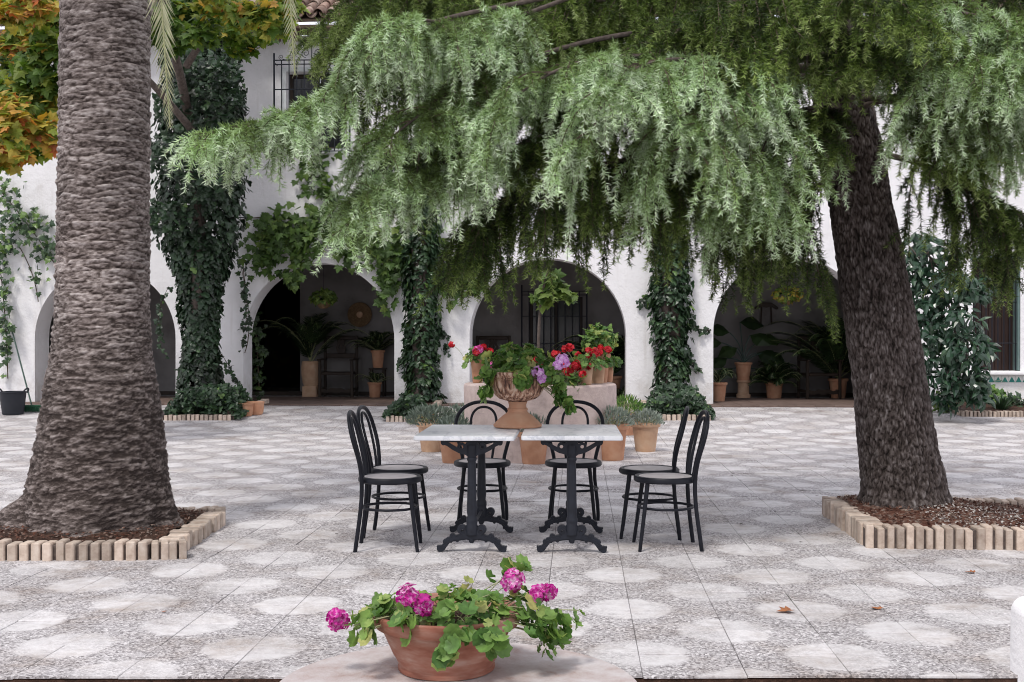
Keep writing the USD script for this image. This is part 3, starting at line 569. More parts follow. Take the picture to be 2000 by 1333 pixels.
def cells(u, z, pu, pz, U, Z1, jit, seed, stagger=.5):
    """nearest-cell pattern on an unrolled trunk of girth U: cell id, offset from its centre in cell sizes, and the distance to the cell's edge"""
    rg = np.random.default_rng(seed); nu, nz_ = int(round(U / pu)), int(Z1 / pz) + 2; I, J = np.meshgrid(np.arange(nu), np.arange(nz_), indexing='ij')
    cu = (I + stagger * (J % 2) + rg.normal(0, jit, I.shape)) / nu; cz = (J + rg.normal(0, jit * 1.1, J.shape)) * pz
    c0 = np.stack([cu.ravel() % 1 * U / pu, cz.ravel() / pz], 1); n = len(c0); K = U / pu
    c = np.vstack([c0, c0 + (K, 0), c0 - (K, 0)]); q = np.stack([u.ravel() * K, z.ravel() / pz], 1)
    d, i = cKDTree(c).query(q, k=2); off = q - c[i[:, 0]]
    sh = u.shape; return (i[:, 0] % n).reshape(sh), off[:, 0].reshape(sh), off[:, 1].reshape(sh), (d[:, 1] - d[:, 0]).reshape(sh), rg
def palm_disp(a, z, r):
    p = np.stack([np.cos(a) * r, np.sin(a) * r, z], -1); u = a / (2 * PI)
    w = meshkit.fbm(p * 2.6, 3, 2) - .5; w2 = meshkit.fbm(p * 9, 2, 12) - .5
    i, ox, oz, e, rg = cells(u + .02 * w, z + .06 * w + .022 * w2 + .012 * np.sin(a * 3), .25, .040, 2 * PI * .31, 8, .20, 3)
    k = rg.random(i.max() + 1)[i]; k2 = rg.random(i.max() + 1)[i]
    lip = np.clip(.5 + oz + .35 * (ox * 2) ** 2, 0, 1) ** 1.6; fur = np.exp(-(e / .10) ** 2)
    nz = meshkit.fbm(p * (12, 12, 46), 4, 4) - .5; n2 = meshkit.fbm(p * (44, 44, 80), 3, 6) - .5; n3 = meshkit.fbm(p * 24, 3, 8) - .5
    up = np.clip((z - .75) / .8, .10, 1)
    d = up * (.010 * lip * (.2 + 1.2 * k) - .007 * fur) + .012 * nz * (2 - up) + .013 * n2 * (1.6 - up) + .034 * n3 * (1.1 - up) + .03 * w * (1.3 - up)
    t = np.clip(.44 + up * (.20 * (lip - .4) - .36 * fur + .20 * (k2 - .5)) + 1.0 * nz + 1.2 * n2 + .7 * n3 * (1 - up) - .30 * (1 - up) - .03, 0, 1)
    return d, t
(pm, ptint) = trunk_mesh(palm_axis, palm_r, .02, Z_CROWN, 580, 190, palm_disp)
palm = thing('palm_tree', 'thick ringed palm trunk with drooping fronds in the left foreground', 'palm tree')
part(palm, 'trunk', pm, 'palm_bark', smooth=True, tint=ptint)
rng = np.random.default_rng(31)
def pinnate(path, width, n, droop, rng, blade=BLADE, lw=1.0, start=.12, fold=.5, face=None, spread=.9):
    """leaflets both sides of a curved midrib"""
    s = np.linspace(start, .995, n); idx = s * (len(path) - 1); i0 = np.clip(idx.astype(int), 0, len(path) - 2); fr = (idx - i0)[:, None]
    p = path[i0] * (1 - fr) + path[i0 + 1] * fr; t, side, upv = frame_of(path[i0 + 1] - path[i0]); ms, tint = [], []
    if face is not None: side = nrm(face - t * (t * face).sum(-1, keepdims=True)); upv = np.cross(t, side)
    for sg in (-1, 1):
        L = width * np.sin(PI * np.clip(.12 + .86 * s, 0, 1)) ** .7 * rng.uniform(.85, 1.1, n)
        d = nrm(t * (.75 + .4 * s[:, None]) + sg * side * spread + upv * fold * .4 + np.array([0, 0, -droop]) + rng.normal(0, .07, p.shape))
        zax = nrm(np.cross(np.cross(d, upv), d) + rng.normal(0, .15, p.shape)); xax = np.cross(d, zax)
        v = stamp(blade, p, xax * lw, d, zax * lw, L); ms.append(v); tint.append(np.repeat(np.clip(.35 + .35 * s + rng.normal(0, .15, n), 0, 1), len(blade[0])))
    return cat_m(ms), np.concatenate(tint)
def frond(parent, path, width, n, droop, rng, mat='palm_leaf', rib='palm_rachis', r=.018, label=None, lw=.75, bias=0.0, face=None):
    f = thing('frond', parent=parent, label=label); path = np.asarray(path)
    part(f, 'midrib', tube(path, np.linspace(r, r * .25, len(path)), 6), rib, smooth=True)
    m, t = pinnate(path, width, n, droop, rng, lw=lw, face=face, spread=.9 if face is None else .52); part(f, 'leaflets', m, mat, tint=np.clip(t + bias, 0, 1))
CR = np.array([*palm_axis(np.array([Z_CROWN]))[0], Z_CROWN])
frond(palm, spline([CR, CR + (.35, -.25, .5), P(300, -330, 7.55), P(312, -60, 7.5), P(322, 90, 7.5), P(333, 250, 7.5)], 40), .34, 170, .1, rng, label='long drooping frond hanging beside the trunk', bias=.25, lw=.42, face=Rv)
frond(palm, spline([CR, CR + (.8, -.35, .75), P(520, -420, 7.3), P(560, -120, 7.2), P(570, 40, 7.2), P(577, 148, 7.2)], 40), .31, 170, .1, rng, label='drooping frond tip hanging in front of the upper window', bias=.38, lw=.42, face=Rv)
for k in range(26):
    a = k * 2.39996; el = .2 + 1.0 * (k % 9) / 9; L = rng.uniform(2.6, 3.4); o = np.array([math.cos(a), math.sin(a), 0]); 
    if abs(((a - (-PI / 2)) + PI) % (2 * PI) - PI) < .5 and el < .6: el += .5
    frond(palm, spline([CR, CR + o * L * .3 * math.cos(el) + Zv * L * .32 * math.sin(el) + Zv * .15, CR + o * L * .68 * math.cos(el * .8) + Zv * L * .36 * math.sin(el), CR + o * L * .95 * math.cos(el * .6) + Zv * (L * .28 * math.sin(el) - .45)], 20), .42, 46, .25, rng)

# ================================================================== CEDAR
Z_T = P(1655, 250, 8.5)[2]; TT = P(1655, 250, 8.5)[:2]
def ced_axis(z):
    s = (z / Z_T)[:, None]; base = CED[None] * (1 - s) + TT[None] * s
    return base + np.array([[.02, 0]]) * np.sin(z * 1.1)[:, None]
def ced_r(z, a): 
    r = np.interp(z, [0, .12, .25, .5, 1.2, 2.0, 2.9, 5, 9], [.46, .35, .302, .279, .254, .228, .212, .16, .05])
    return r * (1 + .03 * np.cos(3 * a + z) + .04 * np.exp(-z / .25) * np.cos(5 * a))
def ced_disp(a, z, r):
    p = np.stack([np.cos(a) * r, np.sin(a) * r, z], -1); u = a / (2 * PI)
    w = meshkit.fbm(p * 3, 3, 1) - .5; w2 = meshkit.fbm(p * (16, 16, 8), 2, 5) - .5
    i, ox, oz, e, rg = cells(u + .018 * w + .014 * w2, z + .10 * w + .03 * w2, .021, .062, 2 * PI * .27, 9, .34, 9)
    k = rg.random(i.max() + 1)[i]; fur = np.exp(-(e / .22) ** 2); n3 = meshkit.fbm(p * (60, 60, 24), 3, 7) - .5
    d = -.011 * fur + .010 * (k - .5) + .010 * n3 + .03 * w
    return d, np.clip(.56 - .30 * fur + .24 * (k - .5) + 1.0 * n3, 0, 1)
(cm_, ctint) = trunk_mesh(ced_axis, ced_r, .02, 7.5, 480, 230, ced_disp, 3.3)
cedar = thing('cedar_tree', 'large leaning conifer with dark trunk and drooping silver-green boughs', 'tree')
part(cedar, 'trunk', cm_, 'cedar_bark', smooth=True, tint=ctint)
def trunk_pt(py): z = H + (655 - py) / F * 8.5; return np.array([*ced_axis(np.array([z]))[0], z])

def droop_curves(p0, d0, L, seg, g, rng, wig=.12):
    n = len(p0); pts = np.zeros((n, seg + 1, 3)); pts[:, 0] = p0; d = nrm(d0.copy()); st = (L / seg)[:, None]
    g = np.broadcast_to(np.asarray(g, float), (n,))[:, None]
    for k in range(seg):
        pts[:, k + 1] = pts[:, k] + d * st
        d = nrm(d + np.array([0, 0, -1.0]) * g * st + rng.normal(0, wig, d.shape) * np.sqrt(st))
    return pts
def sample(pts, t):
    n, k = pts.shape[0], pts.shape[1] - 1; x = np.clip(t, 0, .9999) * k; i = x.astype(int); f = (x - i)[..., None]
    r = np.arange(n).reshape((n,) + (1,) * (t.ndim - 1)); a, b = pts[r, i], pts[r, i + 1]
    return a * (1 - f) + b * f, nrm(b - a)
def needles(pts, per_m, L, tint0, rng, nl=.047, nw=.0062, tip=.42, t0=0.0):
    """thin triangular needles round twigs; lighter towards each twig's tip"""
    m = np.maximum(3, (L * per_m * (1 - t0)).astype(int)); idx = np.repeat(np.arange(len(L)), m); N = len(idx)
    t = t0 + (1 - t0) * rng.random(N); q = pts[idx]; k = pts.shape[1] - 1; x = t * k * .9999; i = x.astype(int); f = (x - i)[:, None]; r = np.arange(N)
    a, b = q[r, i], q[r, i + 1]; p = a * (1 - f) + b * f; tg, s1, s2 = frame_of(b - a); an = rng.uniform(0, 2 * PI, N)[:, None]
    rad = np.cos(an) * s1 + np.sin(an) * s2; d = nrm(tg * rng.uniform(.25, .9, (N, 1)) + rad * .85)
    w = nrm(np.cross(d, rng.normal(0, 1, (N, 3)))) * nw * .5; ln = (nl * rng.uniform(.7, 1.15, N) * (1 - .3 * t))[:, None]
    v = np.stack([p - w, p + w, p + d * ln], 1).reshape(-1, 3)
    ti = np.clip(tint0[idx] + tip * (t - .45) + rng.normal(0, .07, N), 0, 1); tv = np.stack([ti - .06, ti - .06, ti + .08], 1).ravel()
    return (v, np.arange(3 * N).reshape(-1, 3)), tv
def twig_tubes(pts, r0, r1):
    n, k = pts.shape[:2]; t, a, b = frame_of(np.gradient(pts, axis=1)); r = np.linspace(r0, r1, k)[None, :, None]
    ring = [pts + r * (math.cos(x) * a + math.sin(x) * b) for x in (0, 2.094, 4.189)]
    v = np.stack(ring, 2).reshape(-1, 3); N, K, S = np.meshgrid(np.arange(n), np.arange(k - 1), np.arange(3), indexing='ij')
    base = (N * k + K) * 3; S2 = (S + 1) % 3
    q = np.stack([base + S, base + S2, base + 3 + S2, base + 3 + S], -1).reshape(-1, 4)
    return v, np.vstack([q[:, [0, 1, 2]], q[:, [0, 2, 3]]])
TRIS = [0]
def bough(py0, path, seed, t0=.25, nlat=26, L2=(.45, .95), g=1.6, tint=.6, dens=190, r=.027, hang=0.0, up=.25, label=None, strand=(.16, .46), nst=9):
    """limb > side branches spreading flat > hanging strands > short sprays, all clothed in needles"""
    rng = np.random.default_rng(seed)
    pts = [trunk_pt(py0)] + [P(*q) for q in path]; ridge = spline(pts, 60)
    b = thing('bough', parent=cedar, label=label)
    part(b, 'limb', tube(ridge, np.linspace(r, .006, 60), 8), 'limb_bark', smooth=True)
    t = np.sort(rng.uniform(t0, 1.0, nlat)); t[-2:] = 1.0; rp, rd = sample(ridge[None], t[None]); rp, rd = rp[0], rd[0]
    flat = nrm(rd * (1, 1, .25)); side = nrm(np.cross(flat, Zv)); sg = np.where(np.arange(nlat) % 2, 1, -1)[:, None]
    th = rng.uniform(.35, 1.35, nlat)[:, None]; d0 = flat * np.cos(th) + sg * side * np.sin(th) + Zv * rng.uniform(-.1, up, (nlat, 1)) - Zv * hang
    l2 = rng.uniform(*L2, nlat) * (1.1 - .4 * t); c2 = droop_curves(rp, d0, l2, 14, 1.35 * g * rng.uniform(.6, 1.3, nlat), rng)
    tl = rng.normal(0, .08, nlat)
    # strands
    ts = np.tile(np.linspace(.10, 1.0, nst), (nlat, 1)) + rng.normal(0, .03, (nlat, nst)); sp, sd = sample(c2, np.clip(ts, 0, 1)); sp, sd, ts = sp.reshape(-1, 3), sd.reshape(-1, 3), ts.ravel(); n3 = len(sp)
    hs = nrm(np.cross(sd, Zv) + rng.normal(0, .35, sd.shape)); sgn = np.where(np.arange(n3) % 2, 1, -1)[:, None]
    d3 = nrm(sd * rng.uniform(.5, 1.0, (n3, 1)) + sgn * hs * rng.uniform(.2, .9, (n3, 1)) - Zv * rng.uniform(-.15, .5, (n3, 1)))
    l3 = rng.uniform(*strand, n3) * (1.1 - .35 * ts); c3 = droop_curves(sp, d3, l3, 9, g * 2.4 * rng.uniform(.6, 1.4, n3), rng, .2); t3 = np.repeat(tl, nst) + .16 * (ts - .5) + rng.normal(0, .05, n3)
    # sprays
    ns = 9; ts4 = np.tile(np.linspace(.08, .93, ns), (n3, 1)) + rng.normal(0, .03, (n3, ns)); s4, d4 = sample(c3, np.clip(ts4, 0, 1)); s4, d4, ts4 = s4.reshape(-1, 3), d4.reshape(-1, 3), ts4.ravel(); n4 = len(s4)
    _, a1, a2 = frame_of(d4); an = rng.uniform(0, 2 * PI, n4)[:, None]
    dd = nrm(d4 * rng.uniform(.8, 1.2, (n4, 1)) + (np.cos(an) * a1 + np.sin(an) * a2) * rng.uniform(.35, .75, (n4, 1))); l4 = rng.uniform(.02, .085, n4) * (1.2 - .8 * ts4); c4 = droop_curves(s4, dd, l4, 3, 4.0, rng, .2)
    part(b, 'twigs', [twig_tubes(c2[:, ::2], .0065, .002), twig_tubes(c3[:, ::3], .003, .0012)], 'twig_bark', kind='stuff')
    ms = [needles(c4, dens, l4, np.clip(tint - .22 + np.repeat(t3, ns) + .22 * ts4, 0, 1), rng, tip=.25), needles(c3, dens * 1.5, l3, np.clip(tint - .02 + t3, 0, 1), rng, tip=.6), needles(c2, dens * .6, l2, np.clip(tint - .15 + tl, 0, 1), rng, t0=.1)]
    part(b, 'needles', [m for m, _ in ms], 'needle_silver' if tint >= .56 else 'needle', tint=np.concatenate([x for _, x in ms]), kind='stuff'); TRIS[0] += sum(len(m[1]) for m, _ in ms)
# silver boughs over the tables, ones behind with shade put into their tint (points along each limb: photo pixel and distance)
bough(80, [(1300, -40, 7.9), (1000, 10, 7.3), (720, 115, 6.95), (610, 215, 6.85), (520, 238, 6.8), (430, 262, 6.75)], 1, .82, 17, (.22, .48), 2.2, .72, label='lowest outer bough reaching left past the upper window')
bough(60, [(1300, -60, 8), (1050, 20, 7.5), (900, 50, 7.2), (810, 40, 7.0), (745, 58, 6.9), (712, 110, 6.85)], 2, .66, 34, (.32, .66), 2.6, .74)
bough(90, [(1300, 60, 8.2), (1000, 130, 7.6), (900, 180, 7.3), (830, 220, 7.1), (770, 265, 7.0)], 3, .62, 28, (.30, .62), 2.4, .62)
bough(120, [(1300, 200, 8.3), (1000, 290, 7.8), (850, 345, 7.35), (780, 352, 7.1), (730, 395, 7.0)], 4, .64, 24, (.25, .5), 2.4, .66)
bough(110, [(1450, 90, 8.1), (1300, 110, 7.6), (1150, 120, 7.2), (1040, 165, 7.0), (960, 260, 6.9)], 5, .48, 30, (.35, .8), 2.5, .70)
bough(130, [(1480, 130, 8.0), (1380, 120, 7.4), (1270, 125, 7.0), (1200, 170, 6.8), (1160, 250, 6.75)], 6, .40, 30, (.35, .8), 2.6, .80)
bough(150, [(1540, 150, 8.1), (1450, 160, 7.6), (1380, 210, 7.2), (1330, 290, 7.0)], 7, .40, 30, (.4, .9), 2.5, .72)
bough(250, [(1500, 260, 8.4), (1350, 290, 8.0), (1180, 320, 7.8), (1020, 370, 7.7), (950, 430, 7.65)], 8, .22, 46, (.5, 1.0), 2.6, .34, hang=.25)
bough(200, [(1560, 220, 8.1), (1500, 270, 7.7), (1470, 360, 7.5)], 9, .5, 24, (.4, .8), 2.4, .64)
bough(40, [(1300, 0, 9.0), (1000, 20, 9.1), (800, 40, 9.2), (690, 70, 9.2)], 10, .30, 44, (.6, 1.2), 1.4, .46)
bough(0, [(1350, -70, 8.9), (1100, -70, 8.7), (900, -30, 8.7), (760, 10, 8.7)], 11, .25, 44, (.6, 1.2), 1.5, .50)
bough(120, [(1450, 90, 8.8), (1250, 110, 8.8), (1080, 150, 8.9), (960, 210, 8.9)], 12, .2, 44, (.5, 1.0), 1.8, .42)
bough(100, [(1590, 70, 7.9), (1500, 60, 7.6), (1400, 110, 7.5)], 13, .35, 30, (.4, .8), 2.2, .38)
bough(150, [(1650, 110, 7.9), (1685, 110, 7.5), (1700, 140, 7.3)], 14, .5, 16, (.25, .45), 2.2, .40, strand=(.12, .32))
bough(60, [(1740, 0, 8.1), (1840, 10, 7.7), (1930, 40, 7.4), (2030, 30, 7.2)], 15, .35, 40, (.4, .9), 2.2, .68)
bough(190, [(1760, 190, 8.0), (1850, 190, 7.7), (1950, 200, 7.5), (2060, 230, 7.4)], 16, .42, 34, (.4, .9), 2.4, .62)
bough(290, [(1760, 310, 8.5), (1850, 340, 8.3), (1940, 390, 8.2), (2010, 430, 8.2)], 17, .35, 30, (.45, .95), 2.8, .34, hang=.3)
bough(230, [(1600, 210, 8.0), (1570, 250, 7.8), (1545, 330, 7.7)], 18, .5, 16, (.25, .5), 2.4, .36, strand=(.12, .32))
bough(300, [(1580, 330, 8.7), (1500, 370, 8.9), (1430, 430, 9.0)], 19, .2, 24, (.4, .9), 3.0, .28, hang=.4, dens=160)
bough(330, [(1560, 380, 8.6), (1510, 420, 8.6), (1560, 470, 8.5)], 20, .25, 16, (.35, .8), 3.0, .32, hang=.4, dens=160)
bough(20, [(1560, -20, 8.1), (1480, 0, 7.8), (1380, 30, 7.7), (1300, 90, 7.6)], 21, .25, 34, (.5, 1.0), 1.8, .40)
bough(-20, [(1650, -60, 7.8), (1700, -20, 7.4), (1780, 40, 7.2)], 22, .45, 26, (.4, .8), 2.2, .42)
bough(240, [(1740, 200, 8.1), (1800, 230, 7.9), (1850, 290, 7.8)], 23, .62, 18, (.35, .7), 2.4, .42)
bough(150, [(1750, 120, 8.1), (1830, 110, 7.6), (1920, 120, 7.2), (2010, 150, 7.0)], 24, .42, 30, (.4, .9), 2.4, .72)
bough(30, [(1480, 20, 8.3), (1350, 50, 8.2), (1220, 60, 8.3), (1130, 90, 8.3)], 25, .2, 32, (.5, 1.0), 2.0, .46)
bough(-60, [(1580, -110, 8.6), (1450, -90, 8.7), (1300, -60, 8.8), (1180, -20, 8.8)], 26, .15, 34, (.6, 1.1), 1.6, .42)
bough(-70, [(1720, -100, 8.9), (1800, -60, 9.1), (1900, -20, 9.2), (2000, 10, 9.2)], 27, .15, 34, (.6, 1.1), 2.0, .34)
bough(60, [(1700, 60, 8.9), (1780, 100, 9.2), (1850, 160, 9.4), (1930, 240, 9.5)], 28, .15, 30, (.5, 1.0), 2.4, .30)
bough(120, [(1560, 120, 8.9), (1480, 170, 9.2), (1420, 230, 9.3), (1350, 300, 9.3)], 29, .15, 30, (.5, 1.0), 2.4, .28)
bough(70, [(1350, 60, 8.6), (1000, 110, 8.3), (850, 130, 8.1), (740, 150, 8.0)], 30, .5, 34, (.4, .8), 2.4, .30)
bough(150, [(1350, 180, 8.5), (1000, 230, 8.2), (870, 260, 8.0), (760, 300, 7.9)], 31, .5, 34, (.4, .8), 2.4, .30)
bough(-30, [(1350, -60, 9.0), (1050, -50, 8.9), (880, -25, 8.8), (720, 5, 8.8)], 32, .35, 44, (.5, 1.0), 2.0, .50)
bough(20, [(1350, -10, 8.6), (1100, 10, 8.3), (980, 30, 8.2), (900, 90, 8.1)], 33, .35, 40, (.4, .9), 2.2, .52)
bough(260, [(1500, 290, 8.7), (1300, 300, 8.3), (1150, 330, 8.1), (1000, 385, 8.0), (930, 430, 7.9)], 34, .22, 46, (.4, .9), 2.6, .32, hang=.25)
bough(210, [(1500, 230, 8.5), (1350, 230, 8.2), (1180, 240, 7.9), (1050, 290, 7.7)], 35, .25, 36, (.4, .8), 2.6, .36)
# upper crown above the picture
for k in range(9):
    a = k * 2.4 + .5; z = 5.2 + k * .28; d0 = ced_axis(np.array([z]))[0]; L = 3.6 - k * .28
    rng = np.random.default_rng(100 + k); base = np.array([*d0, z]); o = np.array([math.cos(a), math.sin(a), 0])
    ridge = spline([base, base + o * L * .4 + Zv * .25, base + o * L * .75 + Zv * .1, base + o * L - Zv * .35], 30); b = thing('bough', parent=cedar)
    part(b, 'limb', tube(ridge, np.linspace(.05, .008, 30), 6), 'limb_bark', smooth=True)
    n = 26; t = rng.uniform(.15, 1, n); rp, rd = sample(ridge[None], t[None]); rp, rd = rp[0], rd[0]; side = nrm(np.cross(rd, Zv)); sg = np.where(np.arange(n) % 2, 1, -1)[:, None]
    c2 = droop_curves(rp, rd * .5 + sg * side, rng.uniform(.6, 1.2, n), 10, 1.6, rng); part(b, 'twigs', twig_tubes(c2, .006, .002), 'twig_bark', kind='stuff')
    l = np.full(n, 1.0); e, te = needles(c2, 500, l, np.full(n, .5), rng, nl=.10, nw=.02); part(b, 'needles', e, 'needle', tint=te, kind='stuff')
print('cedar needles', TRIS[0])

# ================================================================== IVY, CREEPERS, BACKGROUND TREES
def ivy_column(name, label, cat, base, topz, prof, n, seed, lean=(0, 0), size=.10, group=None, stem_r=.12, flat=.6, tint_mu=.42):
    """ivy clothing an upright stem; prof: (height fraction, radius)"""
    rng = np.random.default_rng(seed); t = thing(name, label, cat, group=group); base = np.asarray(base, float); hgt = topz - base[2]
    zz = np.linspace(0, 1, 14); ax_ = np.stack([base[0] + lean[0] * zz, base[1] + lean[1] * zz, base[2] + hgt * zz], 1)
    for k in range(4):
        w = ax_ + np.c_[rng.normal(0, .03, (14, 2)) + (k - 1.5) * np.array([.05, .0]), np.zeros(14)]
        part(t, 'stem', tube(spline(w, 30), np.linspace(stem_r * (.6 if k else 1), stem_r * .3, 30), 8), 'limb_bark', smooth=True)
    h = rng.random(n); a = rng.uniform(0, 2 * PI, n); pr = np.array(prof)
    r = np.interp(h, pr[:, 0], pr[:, 1]); q = np.stack([np.cos(a), np.sin(a), h * hgt * .8], -1)
    r = r * (.62 + .75 * meshkit.fbm(q * 1.6, 3, seed)) * np.sqrt(rng.uniform(.35, 1.05, n))
    o = np.stack([np.cos(a), np.sin(a) * flat, 0 * a], -1)
    p = np.stack([base[0] + lean[0] * h, base[1] + lean[1] * h, base[2] + hgt * h], 1) + o * r[:, None]
    X, Y, Z = leaf_axes(nrm(o + (0, 0, .35)), np.tile([0, 0, -1.0], (n, 1)), rng, .38); s = rng.uniform(.6, 1.3, n) * size
    ti = np.clip(tint_mu + .5 * (meshkit.noise(q * 2.1 + 7, seed) - .5) + rng.normal(0, .13, n) + .3 * (rng.random(n) < .05), 0, 1)
    part(t, 'leaves', stamp(IVY, p, X, Y, Z, s), 'ivy_leaf', tint=np.repeat(ti, len(IVY[0])), kind='stuff')
    return t
def tendril(parent, pts, n, rng, size=.08, mat='ivy_leaf', tmpl=IVY, out=(0, -1, .2), spread=.03, mu=.45):
    c = spline(pts, 40); part(parent, 'tendril', tube(c, .005, 4), 'twig_bark')
    i = rng.integers(0, 40, n); p = c[i] + rng.normal(0, spread, (n, 3)) * (1, .5, 1)
    X, Y, Z = leaf_axes(np.tile(np.array(out, float), (n, 1)), np.tile([0, 0, -1.0], (n, 1)), rng, .5)
    part(parent, 'tendril_leaves', stamp(tmpl, p, X, Y, Z, rng.uniform(.6, 1.25, n) * size), mat, tint=np.repeat(np.clip(rng.normal(mu, .18, n), 0, 1), len(tmpl[0])), kind='stuff')
WY = Y_WALL - .06
rng = np.random.default_rng(41)
# left: tree trunk wholly wrapped in ivy
gL = on_ground(392, 806)
ivyL = ivy_column('ivy_clad_tree', 'dark ivy smothering a tall trunk between the palm and the left arch', 'ivy', gL, 7.2,
                  [(0, .50), (.05, .38), (.12, .27), (.2, .28), (.3, .40), (.36, .54), (.42, .74), (.55, .72), (.68, .66), (.8, .66), (1, .6)], 12500, 51, lean=(-.10, .3), size=.098, flat=.9, tint_mu=.27, stem_r=.07)
for q in ([(430, 690, .3), (455, 730, .15), (470, 770, .1)], [(330, 560, .5), (310, 620, .4), (318, 690, .3)], [(455, 470, .3), (478, 560, .1), (480, 640, .05)], [(440, 240, .4), (475, 190, .3), (470, 150, .3)]):
    tendril(ivyL, [on_y(x, y, WY - d) for x, y, d in q], 46, rng)
# undergrowth of ivy in the bed
def ground_ivy(name, label, x0, x1, y0, y1, hmax, n, seed, size=.085, mu=.5, cat='ivy', mat='ivy_leaf', tmpl=IVY):
    rng = np.random.default_rng(seed); x = rng.uniform(x0, x1, n); y = rng.uniform(y0, y1, n); e = np.clip(np.minimum((x - x0), (x1 - x)) / .25, .15, 1)
    z = gz(y) + .06 + rng.random(n) ** .7 * hmax * e * (.5 + meshkit.noise(np.stack([x * 4, y * 4, 0 * x], -1), seed))
    p = np.stack([x, y, z], 1); X, Y, Z = leaf_axes(np.tile([0, -.6, .8], (n, 1)), np.stack([rng.normal(0, .6, n), -np.ones(n), -.3 * np.ones(n)], 1), rng, .5)
    return top(name, stamp(tmpl, p, X, Y, Z, rng.uniform(.6, 1.3, n) * size), mat, label, cat, tint=np.repeat(np.clip(rng.normal(mu, .17, n), 0, 1), len(tmpl[0])), kind='stuff')
ground_ivy('ground_ivy', 'low ivy spilling over the bed by the left ivy covered trunk', B_L[0] + .1, B_L[1] + .12, B_L[2] + .03, B_L[2] + 1.0, .34, 1500, 61)
ground_ivy('ground_ivy', 'low ivy in the small bed left of the round planter', B_M[0] - .05, B_M[1] + .05, B_M[2] + .02, B_M[2] + .9, .26, 700, 62)
ground_ivy('ground_ivy', 'low ivy in the bed right of the round planter', B_R[0] - .05, B_R[1] + .05, B_R[2] + .02, B_R[2] + .9, .34, 1200, 63)
gM = on_y(826, 800, Y_WALL - .22); gM[2] = float(gz(gM[1])); gR = on_y(1312, 800, Y_WALL - .22); gR[2] = float(gz(gR[1]))
ivyM = ivy_column('ivy_pillar', 'ivy column on the pillar left of the middle arch', 'ivy', gM, 4.6, [(0, .42), (.06, .30), (.3, .34), (.5, .31), (.75, .30), (1, .25)], 3000, 52, size=.10, flat=.5, lean=(-.08, .05), tint_mu=.5)
ivyR = ivy_column('ivy_pillar', 'ivy column on the pillar right of the middle arch', 'ivy', gR, 3.4, [(0, .42), (.08, .29), (.3, .30), (.5, .33), (.8, .33), (1, .2)], 2600, 53, size=.10, flat=.5, lean=(-.03, .05), tint_mu=.5)
for tr, q in ((ivyM, [(850, 640), (868, 655), (874, 690)]), (ivyM, [(860, 560), (880, 545), (905, 560)]), (ivyR, [(1340, 600), (1360, 640), (1385, 645)]), (ivyR, [(1345, 690), (1362, 720), (1370, 725)]), (ivyR, [(1280, 590), (1262, 580), (1250, 595)]), (ivyM, [(800, 690), (785, 700), (778, 720)])):
    tendril(tr, [on_y(x, y, WY) for x, y in q], 26, rng)
# creeper on the wall over the arches
def creeper(name, label, clumps, stems, seed, mat='creeper_leaf', size=.12, mu=.45, y=WY):
    rng = np.random.default_rng(seed); t = thing(name, label, 'climbing plant')
    for s in stems: part(t, 'stem', tube(spline([on_y(a, b, y) for a, b in s], 30), .009, 5), 'twig_bark')
    P_, ti = [], []
    for px, py, sx, sy, n, dep in clumps:
        for _ in range(n):
            P_.append(on_y(px + rng.normal(0, sx), py + rng.normal(0, sy), y - abs(rng.normal(0, dep)) + 0)); ti.append(mu + rng.normal(0, .2))
    P_ = np.array(P_); n = len(P_); X, Y, Z = leaf_axes(np.tile([0, -1.0, .35], (n, 1)), np.tile([0, 0, -1.0], (n, 1)), rng, .5)
    part(t, 'leaves', stamp(MAPLE, P_, X, Y, Z, rng.uniform(.6, 1.3, n) * size), mat, tint=np.repeat(np.clip(ti, 0, 1), len(MAPLE[0])), kind='stuff')
creeper('wall_creeper', 'green creeper hanging over the top of the left arch', [(540, 450, 24, 22, 190, .12), (520, 500, 18, 20, 120, .1), (610, 445, 28, 22, 170, .12), (690, 470, 26, 22, 170, .12), (760, 500, 22, 30, 160, .12), (585, 500, 14, 14, 40, .1), (755, 560, 8, 20, 70, .08), (570, 540, 10, 8, 40, .08), (640, 350, 14, 40, 60, .06), (600, 330, 12, 30, 40, .06), (820, 470, 30, 20, 120, .1)],
        [[(470, 430), (560, 425), (660, 440), (780, 470)], [(650, 440), (640, 380), (610, 330), (640, 290)], [(540, 430), (530, 480), (520, 520)]], 71)
creeper('wall_creeper', 'small green creeper clump between the left and middle arches', [(880, 548, 20, 16, 120, .1), (905, 530, 22, 18, 100, .1), (925, 560, 8, 10, 30, .08)], [[(830, 470), (870, 520), (900, 570)]], 72)
creeper('wall_creeper', 'thin trailing shoots beside the left arch', [(480, 560, 4, 20, 16, .04), (485, 620, 5, 24, 14, .04), (478, 660, 4, 14, 8, .04)], [[(475, 500), (482, 580), (486, 650), (478, 690)], [(470, 770), (455, 735), (440, 720)]], 73, size=.075, mu=.2, mat='dark_leaf')
creeper('wall_creeper', 'dark creeper on the wall left of the palm trunk', [(15, 380, 14, 24, 40, .12), (50, 430, 24, 14, 60, .12), (92, 490, 16, 16, 50, .1), (20, 480, 16, 16, 44, .12), (6, 580, 9, 40, 70, .12), (12, 680, 7, 30, 30, .08), (70, 540, 8, 14, 16, .06), (30, 450, 26, 16, 40, .08)], [[(-20, 350), (40, 420), (110, 520)], [(0, 520), (10, 620), (15, 740)], [(30, 470), (70, 560), (75, 590)]], 74, mat='ivy_leaf', size=.095, mu=.75)
